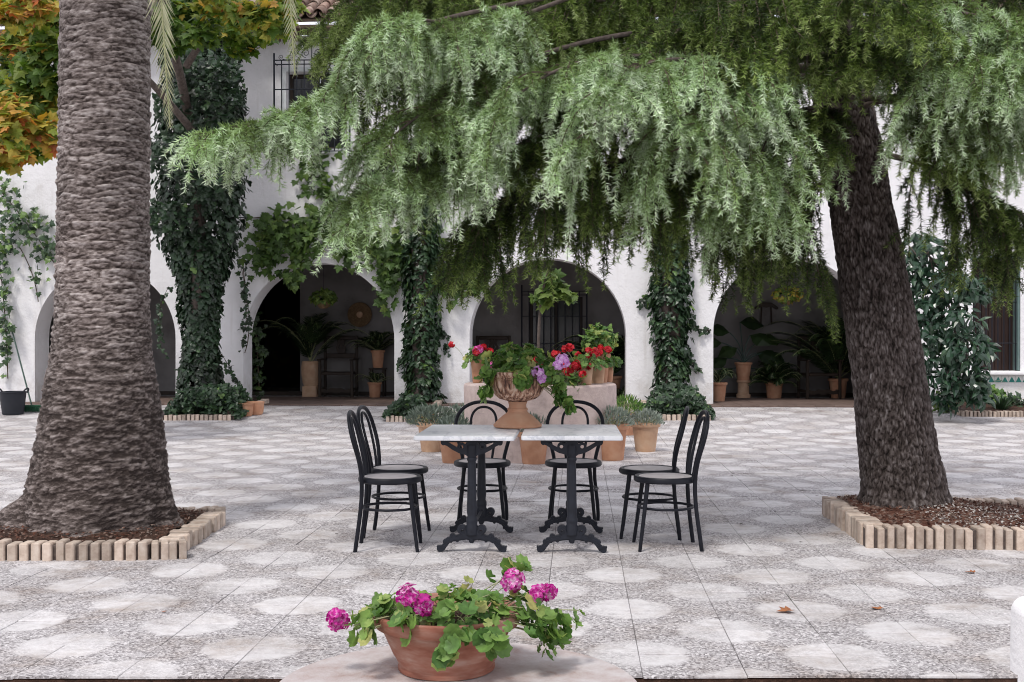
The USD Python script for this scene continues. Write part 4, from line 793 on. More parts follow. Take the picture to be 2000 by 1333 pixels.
creeper('wall_creeper', 'dark leafy vine growing inside the left jamb of the left arch', [(503, 690, 8, 50, 90, .03)], [[(500, 640), (503, 700), (506, 760)]], 75, mat='dark_leaf', size=.09, mu=.6, y=Y_WALL + WT + .1)

# plane tree: leaves green to orange, crown behind the palm
def clumps_on(name, parent, cl, tmpl, mat, size, seed, mu_by=True):
    rng = np.random.default_rng(seed); P_, ti = [], []
    for px, py, d, rx, n, mu in cl:
        c = P(px, py, d); k = rng.normal(0, 1, (n, 3)); k = k / np.linalg.norm(k, axis=1)[:, None] * rng.uniform(.2, 1, (n, 1)) ** .5
        P_.append(c + k * rx * (1, .9, .75)); ti.append(np.clip(mu + rng.normal(0, .17, n), 0, 1))
    P_ = np.vstack(P_); ti = np.concatenate(ti); n = len(P_)
    X, Y, Z = leaf_axes(np.tile([0, -.55, .7], (n, 1)), np.stack([rng.normal(0, .5, n), -.3 * np.ones(n), -np.ones(n)], 1), rng, .55)
    part(parent, name, stamp(tmpl, P_, X, Y, Z, rng.uniform(.6, 1.25, n) * size), mat, tint=np.repeat(ti, len(tmpl[0])), kind='stuff')
plane = thing('plane_tree', 'broadleaf tree with green, yellow and orange autumn leaves at upper left', 'tree')
ptb = on_ground(372, 800); ptop = P(330, 60, 17.0)
part(plane, 'trunk', tube(spline([ptb + (0, .32, -.05), P(385, 500, 18.75), P(372, 250, 18.3), ptop, ptop + (-.2, -.4, 1.6)], 30), np.linspace(.10, .05, 30), 10), 'limb_bark', smooth=True)
for q in ([(372, 250, 17.8), (250, 120, 16.5), (120, 60, 15.5), (20, 80, 15)], [(365, 130, 17.3), (450, 40, 16.5), (530, 20, 16)], [(250, 120, 16.5), (120, 160, 15.5), (50, 220, 15)], [(330, 60, 17), (200, -40, 16), (60, -80, 15.2)]):
    part(plane, 'branch', tube(spline([P(*k) for k in q], 24), np.linspace(.06, .012, 24), 6), 'limb_bark', smooth=True)
rng = np.random.default_rng(81); cl = []
for px, py, mu in ((20, 20, .74), (70, 50, .76), (45, 90, .62), (100, 30, .5), (95, 90, .42), (30, 130, .3), (75, 140, .32), (110, 150, .3), (20, 170, .5), (60, 190, .42), (100, 200, .55), (15, 225, .72), (50, 235, .55), (90, 240, .5), (30, 275, .78), (18, 300, .8), (60, 285, .45), (105, 265, .7), (8, 90, .7), (60, 10, .8), (10, 250, .7)):
    cl.append((px, py, rng.uniform(13.2, 15.2), rng.uniform(.24, .36), 140, mu - .04))
for px, py, mu in ((330, 30, .3), (370, 20, .42), (400, 60, .35), (440, 20, .55), (480, 30, .6), (520, 25, .58), (455, 60, .42), (500, 55, .5), (535, 55, .45), (350, 70, .25), (475, 85, .4), (300, 60, .25), (560, 15, .55), (420, 5, .6), (540, 0, .6)):
    cl.append((px, py, rng.uniform(15.0, 17.0), rng.uniform(.24, .36), 105, mu - .06))
for k in range(26): cl.append((rng.uniform(-150, 560), rng.uniform(-330, -30), rng.uniform(13.5, 17), .5, 46, rng.uniform(.3, .7)))
clumps_on('leaves', plane, cl, MAPLE, 'plane_leaf', .125, 82)
# dark evergreen mass behind the palm beside the window (ivy-hung crown)
darkc = [(430, 190, 18.0, .42, 160, .45), (400, 260, 18.0, .45, 170, .4), (350, 200, 18.2, .45, 170, .4), (440, 140, 17.9, .3, 110, .45), (375, 130, 18.2, .45, 150, .4), (330, 300, 18.2, .45, 160, .4), (400, 350, 18.0, .45, 160, .35), (445, 240, 17.8, .25, 80, .4), (330, 420, 18.2, .4, 130, .4)]
clumps_on('ivy_crown', ivyL, darkc, IVY, 'ivy_leaf', .11, 83)

# broad-leaved evergreen shrub at right
gm = on_ground(1850, 806); mag = thing('magnolia_shrub', 'tall dark glossy-leaved shrub against the wall right of the conifer trunk', 'shrub')
rng = np.random.default_rng(91)
for k in range(5):
    part(mag, 'stem', tube(spline([gm + (rng.normal(0, .1), .2, -.05), P(1850 + rng.normal(0, 25), 640, 17.8), P(1840 + rng.normal(0, 50), 480, 17.9)], 14), np.linspace(.035, .01, 14), 6), 'limb_bark', smooth=True)
cl = [(1800, 470, 18.2, .22, 60, .5), (1840, 500, 17.8, .36, 130, .5), (1790, 540, 17.9, .34, 120, .5), (1860, 560, 17.5, .38, 140, .5), (1905, 560, 17.6, .3, 90, .45), (1800, 600, 17.7, .36, 130, .5), (1870, 630, 17.4, .38, 130, .5), (1815, 660, 17.5, .36, 130, .5), (1890, 680, 17.2, .36, 130, .55), (1830, 720, 17.4, .36, 120, .45), (1895, 740, 17.3, .32, 110, .5), (1850, 770, 17.5, .26, 70, .4), (1775, 500, 18.1, .2, 50, .5), (1915, 770, 17.3, .2, 40, .45)]
clumps_on('leaves', mag, cl, LANCE, 'magnolia_leaf', .21, 92)
# small plants in the bed under the right window
for px, py, sz, n, lab, mat_, tm in ((1845, 803, .15, 90, 'low yellow-green plant at the foot of the glossy shrub', 'creeper_leaf', IVY), (1945, 790, .20, 120, 'small reddish-green plant in the right bed below the shrub', 'geranium', IVY), (1985, 795, .16, 80, 'small leafy plant in the right bed below the tiled sill', 'ivy_leaf', IVY)):
    g = on_ground(px, min(py + 6, 812)); g[1] += .15; rr2 = np.random.default_rng(int(px)); k = rr2.normal(0, 1, (n, 3)); p = g + np.array([0, 0, sz * .8]) + k * sz * (.6, .4, .4)
    X, Y, Z = leaf_axes(np.tile([0, -.6, .7], (n, 1)), rr2.normal(0, 1, (n, 3)), rr2, .5)
    part(thing('bedding_plant', lab, 'plant'), 'leaves', stamp(tm, p, X, Y, Z, rr2.uniform(.05, .11, n)), mat_, tint=np.repeat(np.clip(rr2.normal(.55, .2, n), 0, 1), len(tm[0])), kind='stuff')
g = on_ground(1965, 808); g[1] += .2; rr2 = np.random.default_rng(3); n = 46; a = rr2.uniform(0, 2 * PI, n); d = np.stack([np.cos(a), np.sin(a), rr2.uniform(.5, 1.6, n)], 1); d = nrm(d); zx = nrm(np.cross(np.cross(d, Zv), d)); 
top('strap_leaf_plant', stamp(BLADE, np.tile(g, (n, 1)), np.cross(d, zx), d, zx, rr2.uniform(.25, .42, n)), 'ivy_leaf', 'clump of long arching strap leaves in the far right bed', 'plant', tint=np.repeat(rr2.uniform(.3, .8, n), len(BLADE[0])))

# ================================================================== FURNITURE
def chair_parts(t):
    part(t, 'seat_rim', lathe([(.170, .457), (.182, .462), (.196, .460), (.204, .450), (.204, .432), (.196, .424), (.172, .424), (.170, .457)], 40), 'chair_black', smooth=40)
    part(t, 'seat_panel', lathe([(.0005, .452), (.09, .453), (.172, .457), (.172, .44), (.0005, .436)], 36), 'seat_grey', smooth=40)
    for s in (-1, 1): part(t, 'leg', tube(spline([(.130, s * .120, .432), (.150, s * .138, .27), (.185, s * .165, .0)], 10), np.linspace(.0145, .0115, 10), 10), 'chair_black', smooth=40)
    hoop = [(-.205, -.168, 0), (-.172, -.150, .27), (-.166, -.150, .45), (-.185, -.188, .60), (-.212, -.205, .70), (-.238, -.172, .80), (-.252, -.09, .855), (-.256, 0, .868)]
    hoop = hoop + [(x, -y, z) for x, y, z in hoop[-2::-1]]
    part(t, 'back_hoop', tube(spline(hoop, 64), .0135, 10), 'chair_black', smooth=40)
    inn = [(-.166, -.062, .448), (-.190, -.085, .60), (-.214, -.094, .70), (-.236, -.076, .79), (-.247, -.03, .826), (-.249, 0, .830)]
    inn = inn + [(x, -y, z) for x, y, z in inn[-2::-1]]
    part(t, 'inner_hoop', tube(spline(inn, 44), .0095, 8), 'chair_black', smooth=40)
    a = np.arange(44) * 2 * PI / 44
    part(t, 'stretcher', tube(np.stack([.176 * np.cos(a), .174 * np.sin(a), np.full(44, .262)], 1), .0085, 8, closed=True), 'chair_black', smooth=40)
def at(px, d): q = P(px, 655, d); return (q[0], q[1], 0.0)
CH = [('black bentwood chair at the left end of the tables, the nearer of that pair', 762, 7.60, 4), ('black bentwood chair at the left end of the tables, the farther of that pair', 778, 8.10, -3),
      ('black bentwood chair behind the left table, facing the viewer', 942, 8.52, -88), ('black bentwood chair behind the right table, facing the viewer', 1120, 8.52, -93),
      ('black bentwood chair at the right end of the tables, the nearer of that pair', 1300, 7.62, 184), ('black bentwood chair at the right end of the tables, the farther of that pair', 1268, 8.06, 176)]
c0 = thing('bistro_chair', CH[0][0], 'chair', at(CH[0][1], CH[0][2]), CH[0][3], 'bentwood chairs round the marble tables'); chair_parts(c0)
for lab, px, d, r in CH[1:]: copy_of(c0, 'bistro_chair', lab, 'chair', at(px, d), r, 'bentwood chairs round the marble tables')

# marble tables on cast iron stands (thing > stand > column, foot, bracket)
def disc(x, y, r): return Point(x, y).buffer(r, 20)
def both(gs): u = unary_union(gs); return unary_union([u, affinity.scale(u, -1, 1, origin=(0, 0))])
def chain(pts):
    out = []
    for (x0, y0, r0), (x1, y1, r1) in zip(pts, pts[1:]): out.append(unary_union([disc(x0, y0, r0), disc(x1, y1, r1)]).convex_hull)
    return unary_union(out)
FOOT = both([chain([(0, .110, .036), (.035, .108, .028), (.075, .092, .019), (.112, .086, .017), (.142, .078, .016), (.164, .048, .014), (.183, .024, .017), (.203, .026, .012)]),
             disc(.062, .143, .030), disc(.038, .126, .022), disc(.198, .021, .021), disc(.122, .098, .019), disc(.166, .066, .016), disc(.150, .078, .014), disc(.090, .072, .010), disc(.214, .034, .007), disc(.004, .072, .014), disc(0, .16, .03), disc(.130, .066, .008)])
FOOT = FOOT.difference(both([disc(.062, .141, .008)])).intersection(sbox(-.3, 0, .3, .3))
BRACK = both([sbox(-.005, .668, .195, .684), chain([(.0, .60, .034), (.03, .605, .018), (.075, .612, .014), (.115, .632, .013), (.150, .655, .012), (.182, .668, .012)]), disc(.178, .664, .016), disc(.065, .638, .027), disc(0, .63, .05)]).difference(both([disc(.065, .638, .012)]))
COL = [(.040, .10), (.040, .15), (.033, .165), (.036, .18), (.036, .20), (.029, .215), (.031, .26), (.029, .30), (.027, .42), (.0255, .52), (.025, .560), (.031, .565), (.031, .580), (.026, .585), (.030, .61), (.030, .66)]
def table_parts(t, w, l, tz, off=0.0):
    def rr(w_, l_, r): return sbox(-w_ / 2 + r, -l_ / 2 + r, w_ / 2 - r, l_ / 2 - r).buffer(r, 6)
    lv = [(0.004, .0), (0, .004), (0, .020), (.003, .026), (.010, .029)]
    rings = [np.array(rr(w - 2 * i, l - 2 * i, .025 - i).exterior.coords)[:-1] for i, _ in lv]; n = len(rings[0]); v = np.vstack([np.c_[r_, np.full(n, tz - .029 + z)] for r_, (_, z) in zip(rings, lv)]); f = []
    for k in range(len(lv) - 1):
        for j in range(n): j2 = (j + 1) % n; f += [(k * n + j2, k * n + j, (k + 1) * n + j), (k * n + j2, (k + 1) * n + j, (k + 1) * n + j2)]
    v = np.vstack([v, [0, 0, tz - .029], [0, 0, tz]]); a, b = len(v) - 2, len(v) - 1; kk = (len(lv) - 1) * n
    for j in range(n): j2 = (j + 1) % n; f += [(a, j2, j) if False else (a, j, j2), (b, kk + j2, kk + j)]
    f = np.array(f)[:, ::-1]
    part(t, 'marble_top', (v, f), 'marble', smooth=30)
    for y in (-.37, .37):
        s = thing('stand', parent=t); dz = tz - .029 - .684 - .001
        part(s, 'column', mv(lathe(COL, 24, lambda a_, z_: .05 * np.cos(8 * a_) * ((z_ > .215) & (z_ < .55))), (off, y, dz * .5), 0), 'iron_dark', smooth=50)
        part(s, 'foot', mv(upright(FOOT.simplify(.001), .036, -.018), (off, y, 0)), 'iron_dark', smooth=40)
        part(s, 'foot_relief', [mv(upright(affinity.scale(FOOT, .9, .8, origin=(0, .09)).buffer(-.006).simplify(.001), .046, -.023), (off, y, 0))], 'iron_dark', smooth=40)
        part(s, 'bracket', mv(upright(BRACK.simplify(.001), .026, -.013), (off, y, dz)), 'iron_dark', smooth=40)
    part(t, 'stretcher_rod', tube([(off, -.35, .15), (off, .35, .15)], .011, 8), 'iron_dark', smooth=40)
    part(t, 'under_rail', cbox(.05, .72, .018, .003, (off, 0, tz - .029 - .011)), 'iron_dark')
TZ = .735
tl = P(919, 655, 7.815); tr_ = P(1116, 655, 7.80)
t0_ = thing('marble_table', 'left white marble table on black cast iron stands', 'table', (tl[0], tl[1], 0), 0, 'marble cafe tables pushed together'); table_parts(t0_, .630, .95, TZ, .042)
t1_ = thing('marble_table', 'right white marble table on black cast iron stands', 'table', (tr_[0], tr_[1], 0.0), 0.8, 'marble cafe tables pushed together'); table_parts(t1_, .630, .95, TZ + .003)

# ================================================================== POTS AND PLANTS
def pot_prof(r, h, taper=.68, rim=.12, lip=1.06, wall=.02):
    rb = r * taper; return [(.001, .0), (rb * .96, 0), (rb, .006), (rb + (r * .97 - rb) * (1 - rim), h * (1 - rim)), (r * lip - .004, h * (1 - rim) + .004), (r * lip, h * (1 - rim) + .012), (r * lip + .003, h - .012), (r * lip - .002, h - .002), (r * lip - wall * .6, h), (r - wall, h - .012), (r * .9 - wall, h * .80)]
def pot(label, loc, r, h, mat='terracotta', taper=.68, rim=.14, group=None, name='terracotta_pot', n=36, lip=1.06):
    t = thing(name, label, 'flower pot', loc, 0, group)
    part(t, 'body', lathe(pot_prof(r, h, taper, rim, lip), n), mat, smooth=35)
    part(t, 'soil', lathe([(.001, h * .9), (r * .5, h * .905), (r * .97 - .018, h * .89)], 20), 'soil', smooth=True)
    return t
def gera_plant(label, loc, r, h, n, seed, heads, size=.06, name='geranium', parts_=False, droop=.0, mu=.45, offs=(), flower_size=.05, nfl=24, fl=.022):
    """geranium: leaves on stalks over a dome, flower heads of many florets; heads: (x, y, z, material, scale)"""
    rng = np.random.default_rng(seed); t = thing(name, label, 'plant', loc)
    k = nrm(rng.normal(0, 1, (n, 3))); k[:, 2] = np.abs(k[:, 2]) * 1.0 - droop * rng.random(n); p = k * np.array([r, r, h]) * rng.uniform(.45, 1.0, (n, 1)) ** .6
    if len(offs):
        j = rng.integers(0, len(offs), n); w = np.array([o[3] for o in offs]); j = rng.choice(len(offs), n, p=w / w.sum()); o = np.array([o[:3] for o in offs])[j]; rr_ = np.array([o_[4] for o_ in offs])[j][:, None]
        p = o + nrm(rng.normal(0, 1, (n, 3))) * rr_ * rng.uniform(.3, 1, (n, 1)) ** .5
    c = p.mean(0) - (0, 0, h * .6); out = nrm(nrm(p - c) + (0, -.25, .35)); X, Y, Z = leaf_axes(out, nrm(p - c) * (1, 1, .2) + (0, 0, -.25), rng, .42)
    s = rng.uniform(.55, 1.2, n) * size; ti = np.clip(rng.normal(mu, .17, n) + .4 * (rng.random(n) < .06), 0, 1)
    if parts_:
        dist = np.argsort(p[:, 1])
        for q in dist[:290]:
            m = stamp(GERA, p[q:q + 1], X[q:q + 1], Y[q:q + 1], Z[q:q + 1], s[q:q + 1]); part(t, 'leaf', m, 'geranium', smooth=True, tint=np.full(len(GERA[0]), ti[q]))
        q = dist[290:]
        if len(q): part(t, 'leaf', stamp(GERA, p[q], X[q], Y[q], Z[q], s[q]), 'geranium', smooth=True, tint=np.repeat(ti[q], len(GERA[0])), kind='stuff')
    else: part(t, 'leaves', stamp(GERA, p, X, Y, Z, s), 'geranium', smooth=True, tint=np.repeat(ti, len(GERA[0])), kind='stuff')
    st = []
    root = np.array([0, 0, -.02])
    for q in rng.choice(n, min(n, 70), replace=False):
        b = root + (p[q] - root) * (.35, .35, .2) + rng.normal(0, .01, 3); st.append(tube(spline([b, (b + p[q]) / 2 + (0, 0, .02), p[q]], 5), .0022, 4, cap=False))
    part(t, 'stalks', st, 'palm_rachis', kind='stuff')
    for x, y, z, mat, sc in heads:
        hd = thing('flower_head', parent=t); cpos = np.array([x, y, z]); b = root + (cpos - root) * (.5, .5, .1)
        part(hd, 'flower_stem', tube(spline([b, (b + cpos) / 2 + (0, 0, .03), cpos], 8), .0025, 5), 'palm_rachis')
        m = max(5, int(nfl * min(1, sc))); d = nrm(rng.normal(0, 1, (m, 3)) + (0, -.25, .25))
        for q in range(m):
            pz = d[q]; cc = cpos + pz * flower_size * sc * rng.uniform(.62, 1.15, 1); _, u, v_ = frame_of(pz); fs = []
            for e in range(5):
                an = e * 1.2566 + rng.normal(0, .1); dr = math.cos(an) * u + math.sin(an) * v_; w = np.cross(pz, dr); L = fl * rng.uniform(.85, 1.2)
                fs.append((np.array([cc, cc + dr * L * .55 + w * L * .42 + pz * L * .25, cc + dr * L + w * L * .2 + pz * L * .18, cc + dr * L - w * L * .2 + pz * L * .18, cc + dr * L * .55 - w * L * .42 + pz * L * .25]), np.array([(0, 1, 2), (0, 2, 3), (0, 3, 4)])))
            mm = cat_m(fs); tt = np.tile([1.0, .8, .28, .28, .8], 5) + rng.normal(0, .22)
            part(hd, 'floret', mm, mat, tint=np.clip(tt, 0, 1))
    return t
# --- the bowl in front
BOWL = P(872, 655, 4.80); bz = .012
slabc = P(893, 655, 4.53); sl = Point(slabc[0], slabc[1]).buffer(.70, 40)
part('/World', 'round_slab', mv(extrude(sl, .16), (0, 0, bz - .16)), 'pink_slab', kind='structure', label='round pinkish slab at the edge of the court under the front pot')
pt = thing('terracotta_bowl', 'wide terracotta bowl standing on the round slab in the foreground', 'flower pot', (BOWL[0], BOWL[1], bz))
bp_ = [(.001, 0), (.178, 0), (.186, .005), (.187, .016), (.182, .022), (.184, .028), (.200, .062), (.203, .066), (.206, .070), (.250, .172), (.252, .176), (.262, .180), (.276, .184), (.282, .194), (.290, .218), (.294, .232), (.292, .240), (.284, .243), (.270, .240), (.262, .225), (.245, .185)]
bp = [(r_ * 1.045, z_) for r_, z_ in bp_]
part(pt, 'body', lathe(bp, 72, lambda a, z: .006 * np.sin(2 * a + .7) + .004 * np.sin(5 * a)), 'terracotta_red', smooth=40)
part(pt, 'soil', lathe([(.001, .205), (.15, .207), (.262, .2)], 24), 'soil', smooth=True)
def bo(px, py, dd=0.0):                          # place given by a picture point and distance, relative to the bowl
    q = P(px, py, 4.80 + dd); return q - np.array([BOWL[0], BOWL[1], bz + .21])
offs = []
for px, py, dd, w, r in ((730, 1190, -.05, 9, .05), (760, 1185, -.12, 9, .05), (720, 1215, -.2, 5, .035), (700, 1222, -.15, 4, .03), (800, 1215, -.26, 10, .045), (830, 1200, -.2, 10, .06), (870, 1175, -.12, 10, .06), (905, 1165, 0, 8, .06), (900, 1205, -.28, 12, .06), (885, 1250, -.32, 9, .035), (880, 1280, -.31, 5, .028), (950, 1190, -.2, 12, .06), (960, 1230, -.33, 11, .05), (955, 1265, -.31, 5, .028), (1000, 1180, -.1, 11, .06), (1030, 1200, -.15, 11, .06), (1060, 1220, -.12, 10, .055), (1060, 1250, -.1, 8, .045), (1090, 1215, 0, 7, .05), (1085, 1250, -.03, 6, .04), (1020, 1165, .0, 6, .05), (985, 1120, .0, 3, .035), (1010, 1098, .0, 3, .03), (1130, 1195, 0, 2, .02), (1120, 1215, 0, 2, .02), (1055, 1110, .0, 1, .012), (970, 1128, 0, 2, .02), (785, 1180, .05, 7, .06), (940, 1165, .1, 7, .06)):
    offs.append((*bo(px, py, dd), w, r))
heads = [(*bo(661, 1211, -.1), 'petal_magenta', .92), (*bo(800, 1168, -.22), 'petal_magenta', 1.0), (*bo(827, 1182, -.23), 'petal_magenta', .75), (*bo(1003, 1137, -.05), 'petal_magenta', .98), (*bo(1050, 1162, -.08), 'petal_magenta', .72), (*bo(1072, 1158, -.08), 'petal_magenta', .6)]
gera_plant('trailing geranium with magenta and white flower heads spilling over the front bowl', (BOWL[0], BOWL[1], bz + .21), .2, .1, 330, 201, heads, size=.066, parts_=True, offs=offs, flower_size=.043, fl=.023, mu=.55)
# --- urn on the tables
U = P(1011, 655, 8.02); urn = thing('terracotta_urn', 'weathered fluted terracotta urn standing where the two tables meet', 'urn', (U[0], U[1], TZ + .005))
fl_ = lambda a, z: .065 * np.abs(np.sin(13 * a)) * ((z > .19) & (z < .318)) - .01 * ((z > .19) & (z < .318))
part(urn, 'foot', lathe([(.001, 0), (.155, 0), (.163, .006), (.164, .016), (.156, .024), (.146, .036), (.126, .055), (.102, .076), (.078, .093), (.068, .102), (.066, .112), (.070, .118), (.068, .126), (.060, .132), (.058, .150), (.064, .166), (.066, .172), (.001, .174)], 56), 'terracotta', smooth=35)
part(urn, 'bowl', lathe([(.001, .174), (.062, .174), (.085, .18), (.118, .192), (.142, .212), (.160, .240), (.172, .272), (.178, .300), (.180, .316), (.186, .320), (.188, .326), (.184, .333), (.192, .345), (.200, .358), (.203, .368), (.198, .374), (.186, .372), (.176, .355), (.165, .32), (.12, .24), (.001, .2)], 156, fl_), 'terracotta_old', smooth=50)
part(urn, 'soil', lathe([(.001, .345), (.1, .347), (.178, .34)], 24), 'soil', smooth=True)
def bu(px, py, dd=0.0): q = P(px, py, 8.02 + dd); return q - np.array([U[0], U[1], TZ + .36])
offs = [(*bu(px, py, dd), w, r) for px, py, dd, w, r in ((955, 730, -.1, 9, .06), (985, 700, 0, 10, .07), (1010, 720, -.1, 12, .075), (1040, 705, -.05, 11, .07), (1065, 730, -.1, 11, .06), (1020, 740, -.2, 9, .05), (955, 755, -.12, 5, .03), (945, 770, -.1, 3, .025), (1085, 750, -.1, 9, .05), (1090, 775, -.08, 8, .045), (1105, 790, -.05, 4, .03), (1000, 690, .1, 8, .06), (1035, 690, .05, 8, .06), (960, 705, .05, 7, .06), (1075, 710, .05, 6, .05))]
heads = [(*bu(1099, 706, -.15), 'petal_lilac', 1.0), (*bu(1050, 727, -.2), 'petal_lilac', .8), (*bu(1058, 740, -.2), 'petal_lilac', .55), (*bu(1090, 713, -.16), 'petal_lilac', .6)]
gera_plant('lilac flowering geranium filling the urn on the tables', (U[0], U[1], TZ + .36), .2, .1, 460, 202, heads, size=.066, mu=.55, offs=offs, flower_size=.040, fl=.022)
# --- round plastered planter behind the tables
WC = P(1055, 655, 13.42); WCy = (WC[0], WC[1], 0)
well = thing('round_planter', 'low round pinkish plastered planter behind the tables', 'planter', WCy)
part(well, 'body', lathe([(.862, -.02), (.862, .05), (.858, .4), (.860, .795), (.85, .812), (.83, .82), (.60, .822), (.56, .815), (.55, .70)], 96, lambda a, z: .004 * np.sin(3 * a + z * 5)), 'pink_plaster', smooth=40)
part(well, 'soil', lathe([(.001, .76), (.3, .765), (.552, .75)], 30), 'soil', smooth=True)
RIMZ = .823
def on_rim(px, a_front=True, r=.72):
    q = P(px, 655, 13.42); lx = (q - np.array([WC[0], WC[1], H])) @ Rv; dy = -math.sqrt(max(r * r - lx * lx, 0)); p = np.array([WC[0], WC[1], 0]) + Rv * lx + Dv * dy; p[2] = RIMZ; return p
S13 = 13.0 / F
WP = [('tall terracotta pot with pink and red geraniums at the left end of the round planter', 933, .085, .27, 'terracotta', .66, [('petal_pink', 3), ('petal_red', 4)], 60, .70),
      ('pale terracotta pot on the planter rim right of the urn', 1137, .095, .22, 'terracotta_pale', .74, [('petal_red', 5)], 55, .70),
      ('pale terracotta pot at the right end of the planter rim', 1165, .09, .215, 'terracotta_pale', .74, [('petal_red', 4)], 45, .66),
      ('terracotta pot at the far right of the planter, partly hidden by a pale pot', 1186, .085, .22, 'terracotta', .74, [('petal_pink', 3)], 45, .72)]
rng = np.random.default_rng(301)
for k, (lab, px, r, h, mt, tp, fls, nl, rad) in enumerate(WP):
    q = on_rim(px, r=rad); 
    if k == 3: q = q + Dv * .28 + Rv * .02
    pot(lab, q, r, h, mt, tp, .14)
    hd = [(rng.normal(0, r), rng.normal(-.03, r * .7), rng.uniform(.08, .2), m_, rng.uniform(.6, 1.0)) for m_, c_ in fls for _ in range(c_)]
    gera_plant(['pink and red geranium in the tall pot at the left end of the planter', 'dark red geranium above the pale pot right of the urn', 'red geranium in the pale pot at the right end of the planter', 'small pink geranium hanging beside the rightmost pots'][k], q + (0, 0, h - .01), r * 1.6, .16, nl, 310 + k, hd, size=.075, flower_size=.042, nfl=16, fl=.025, droop=.3)
# geraniums rooted in the planter itself
for k, (lab, x, y, r, h, n, fls, mu) in enumerate((('red geranium growing in the planter behind the urn, left side', -.30, -.2, .30, .26, 150, ['petal_red'] * 7 + ['petal_pink'] * 3, .45), ('red geranium growing in the planter behind the urn, right side', .18, -.25, .32, .28, 170, ['petal_red'] * 9, .4), ('deep red geranium trailing over the planter edge beside the urn', .30, -.62, .16, .2, 70, ['petal_red'] * 9, .35))):
    rg = np.random.default_rng(330 + k); hd = [(rg.normal(0, r * .6), rg.normal(-.05, r * .4), rg.uniform(.6, 1.25) * h, m_, rg.uniform(.55, 1.0)) for m_ in fls]
    gera_plant(lab, np.array([WC[0], WC[1], .80]) + Rv * x + Dv * y, r, h, n, 340 + k, hd, size=.08, flower_size=.046, nfl=18, fl=.026, mu=mu, droop=.2)
q = on_rim(1172, r=.30); q[2] = .79
pot('tall terracotta pot holding a variegated bush at the right of the planter', q + Dv * .1, .12, .36, 'terracotta', .7)
rg = np.random.default_rng(350); n = 260; k = nrm(rg.normal(0, 1, (n, 3))) * rg.uniform(.3, 1, (n, 1)) ** .5; p = k * (.2, .2, .17) + q + Dv * .1 + np.array([0, 0, .52]); X, Y, Z = leaf_axes(nrm(k + (0, 0, .5)), k, rg, .5)
top('variegated_bush', stamp(IVY, p, X, Y, Z, rg.uniform(.05, .085, n)), 'geranium', 'bushy plant with cream-edged leaves in the tall pot on the planter', 'plant', tint=np.repeat(np.clip(rg.normal(.5, .28, n), 0, 1), len(IVY[0])))
vs = thing('climbing_vine', 'thin woody vine rising from the middle of the round planter', 'climbing plant')
part(vs, 'stem', tube(spline([np.array([WC[0], WC[1], .76]), P(1052, 660, 13.4), P(1056, 600, 13.4), P(1062, 560, 13.3), P(1075, 520, 13.2)], 30), np.linspace(.022, .012, 30), 7), 'limb_bark', smooth=True)
clumps_on('leaves', vs, [(1065, 575, 13.4, .14, 46, .7), (1090, 568, 13.4, .10, 26, .6), (1115, 580, 13.4, .07, 14, .7), (1080, 545, 13.3, .1, 20, .55)], MAPLE, 'creeper_leaf', .12, 351)
# --- pots standing round the planter
def grey_plant(label, loc, r, h, n, seed, mu=.6, flowers=0, name='lavender_plant', mat='grey_leaf', L=.05):
    rg = np.random.default_rng(seed); t = thing(name, label, 'plant', loc); k = nrm(rg.normal(0, 1, (n, 3))); k[:, 2] = np.abs(k[:, 2]) - .12
    p = k * (r, r, h) * rg.uniform(.45, 1, (n, 1)) ** .5; d = nrm(k * (1, 1, .6) + (0, 0, .9) + rg.normal(0, .3, (n, 3))); zx = nrm(np.cross(np.cross(d, rg.normal(0, 1, (n, 3))), d))
    tm = (BLADE[0] * (2.4, 1, 1), BLADE[1]); part(t, 'leaves', stamp(tm, p, np.cross(d, zx), d, zx, rg.uniform(.7, 1.4, n) * L), mat, tint=np.repeat(np.clip(rg.normal(mu, .2, n), 0, 1), len(BLADE[0])), kind='stuff')
    st = [tube([(0, 0, -.05), p[q] * .5 + (0, 0, .01), p[q]], .0025, 4, cap=False) for q in rg.choice(n, 60)]; part(t, 'stems', st, 'palm_rachis', kind='stuff')
    for q in range(flowers):
        c = p[np.argsort(p[:, 1])[q * 7]] + (0, -.02, .03); part(t, 'flower', lathe([(.001, 0), (.011, .004), (.013, .010), (.001, .015)], 8), 'palm_rachis') if False else part(t, 'flower', mv(lathe([(.001, 0), (.011, .004), (.013, .010), (.001, .015)], 8), c), 'straw')
    return t
PT_ = [('terracotta pot left of the planter, half hidden by the left table', 841, 884, .165, .345, 'terracotta_pale', .7), ('reddish terracotta pot seen under the left table top', 884, 906, .16, .33, 'terracotta', .72), ('terracotta pot seen under the join of the tables', 1043, 908, .165, .34, 'terracotta', .74),
       ('terracotta pot behind the right corner of the right table', 1196, 901, .18, .40, 'terracotta', .74), ('free-standing terracotta pot to the right of the tables', 1263, 884, .165, .345, 'terracotta_pale', .70)]
pots = []
for lab, px, py, r, h, mt, tp in PT_:
    g = on_ground(px, py); g = g + Dv * r * .7; pot(lab, (g[0], g[1], 0), r, h, mt, tp, .17, 'terracotta pots around the round planter'); pots.append((g, r, h))
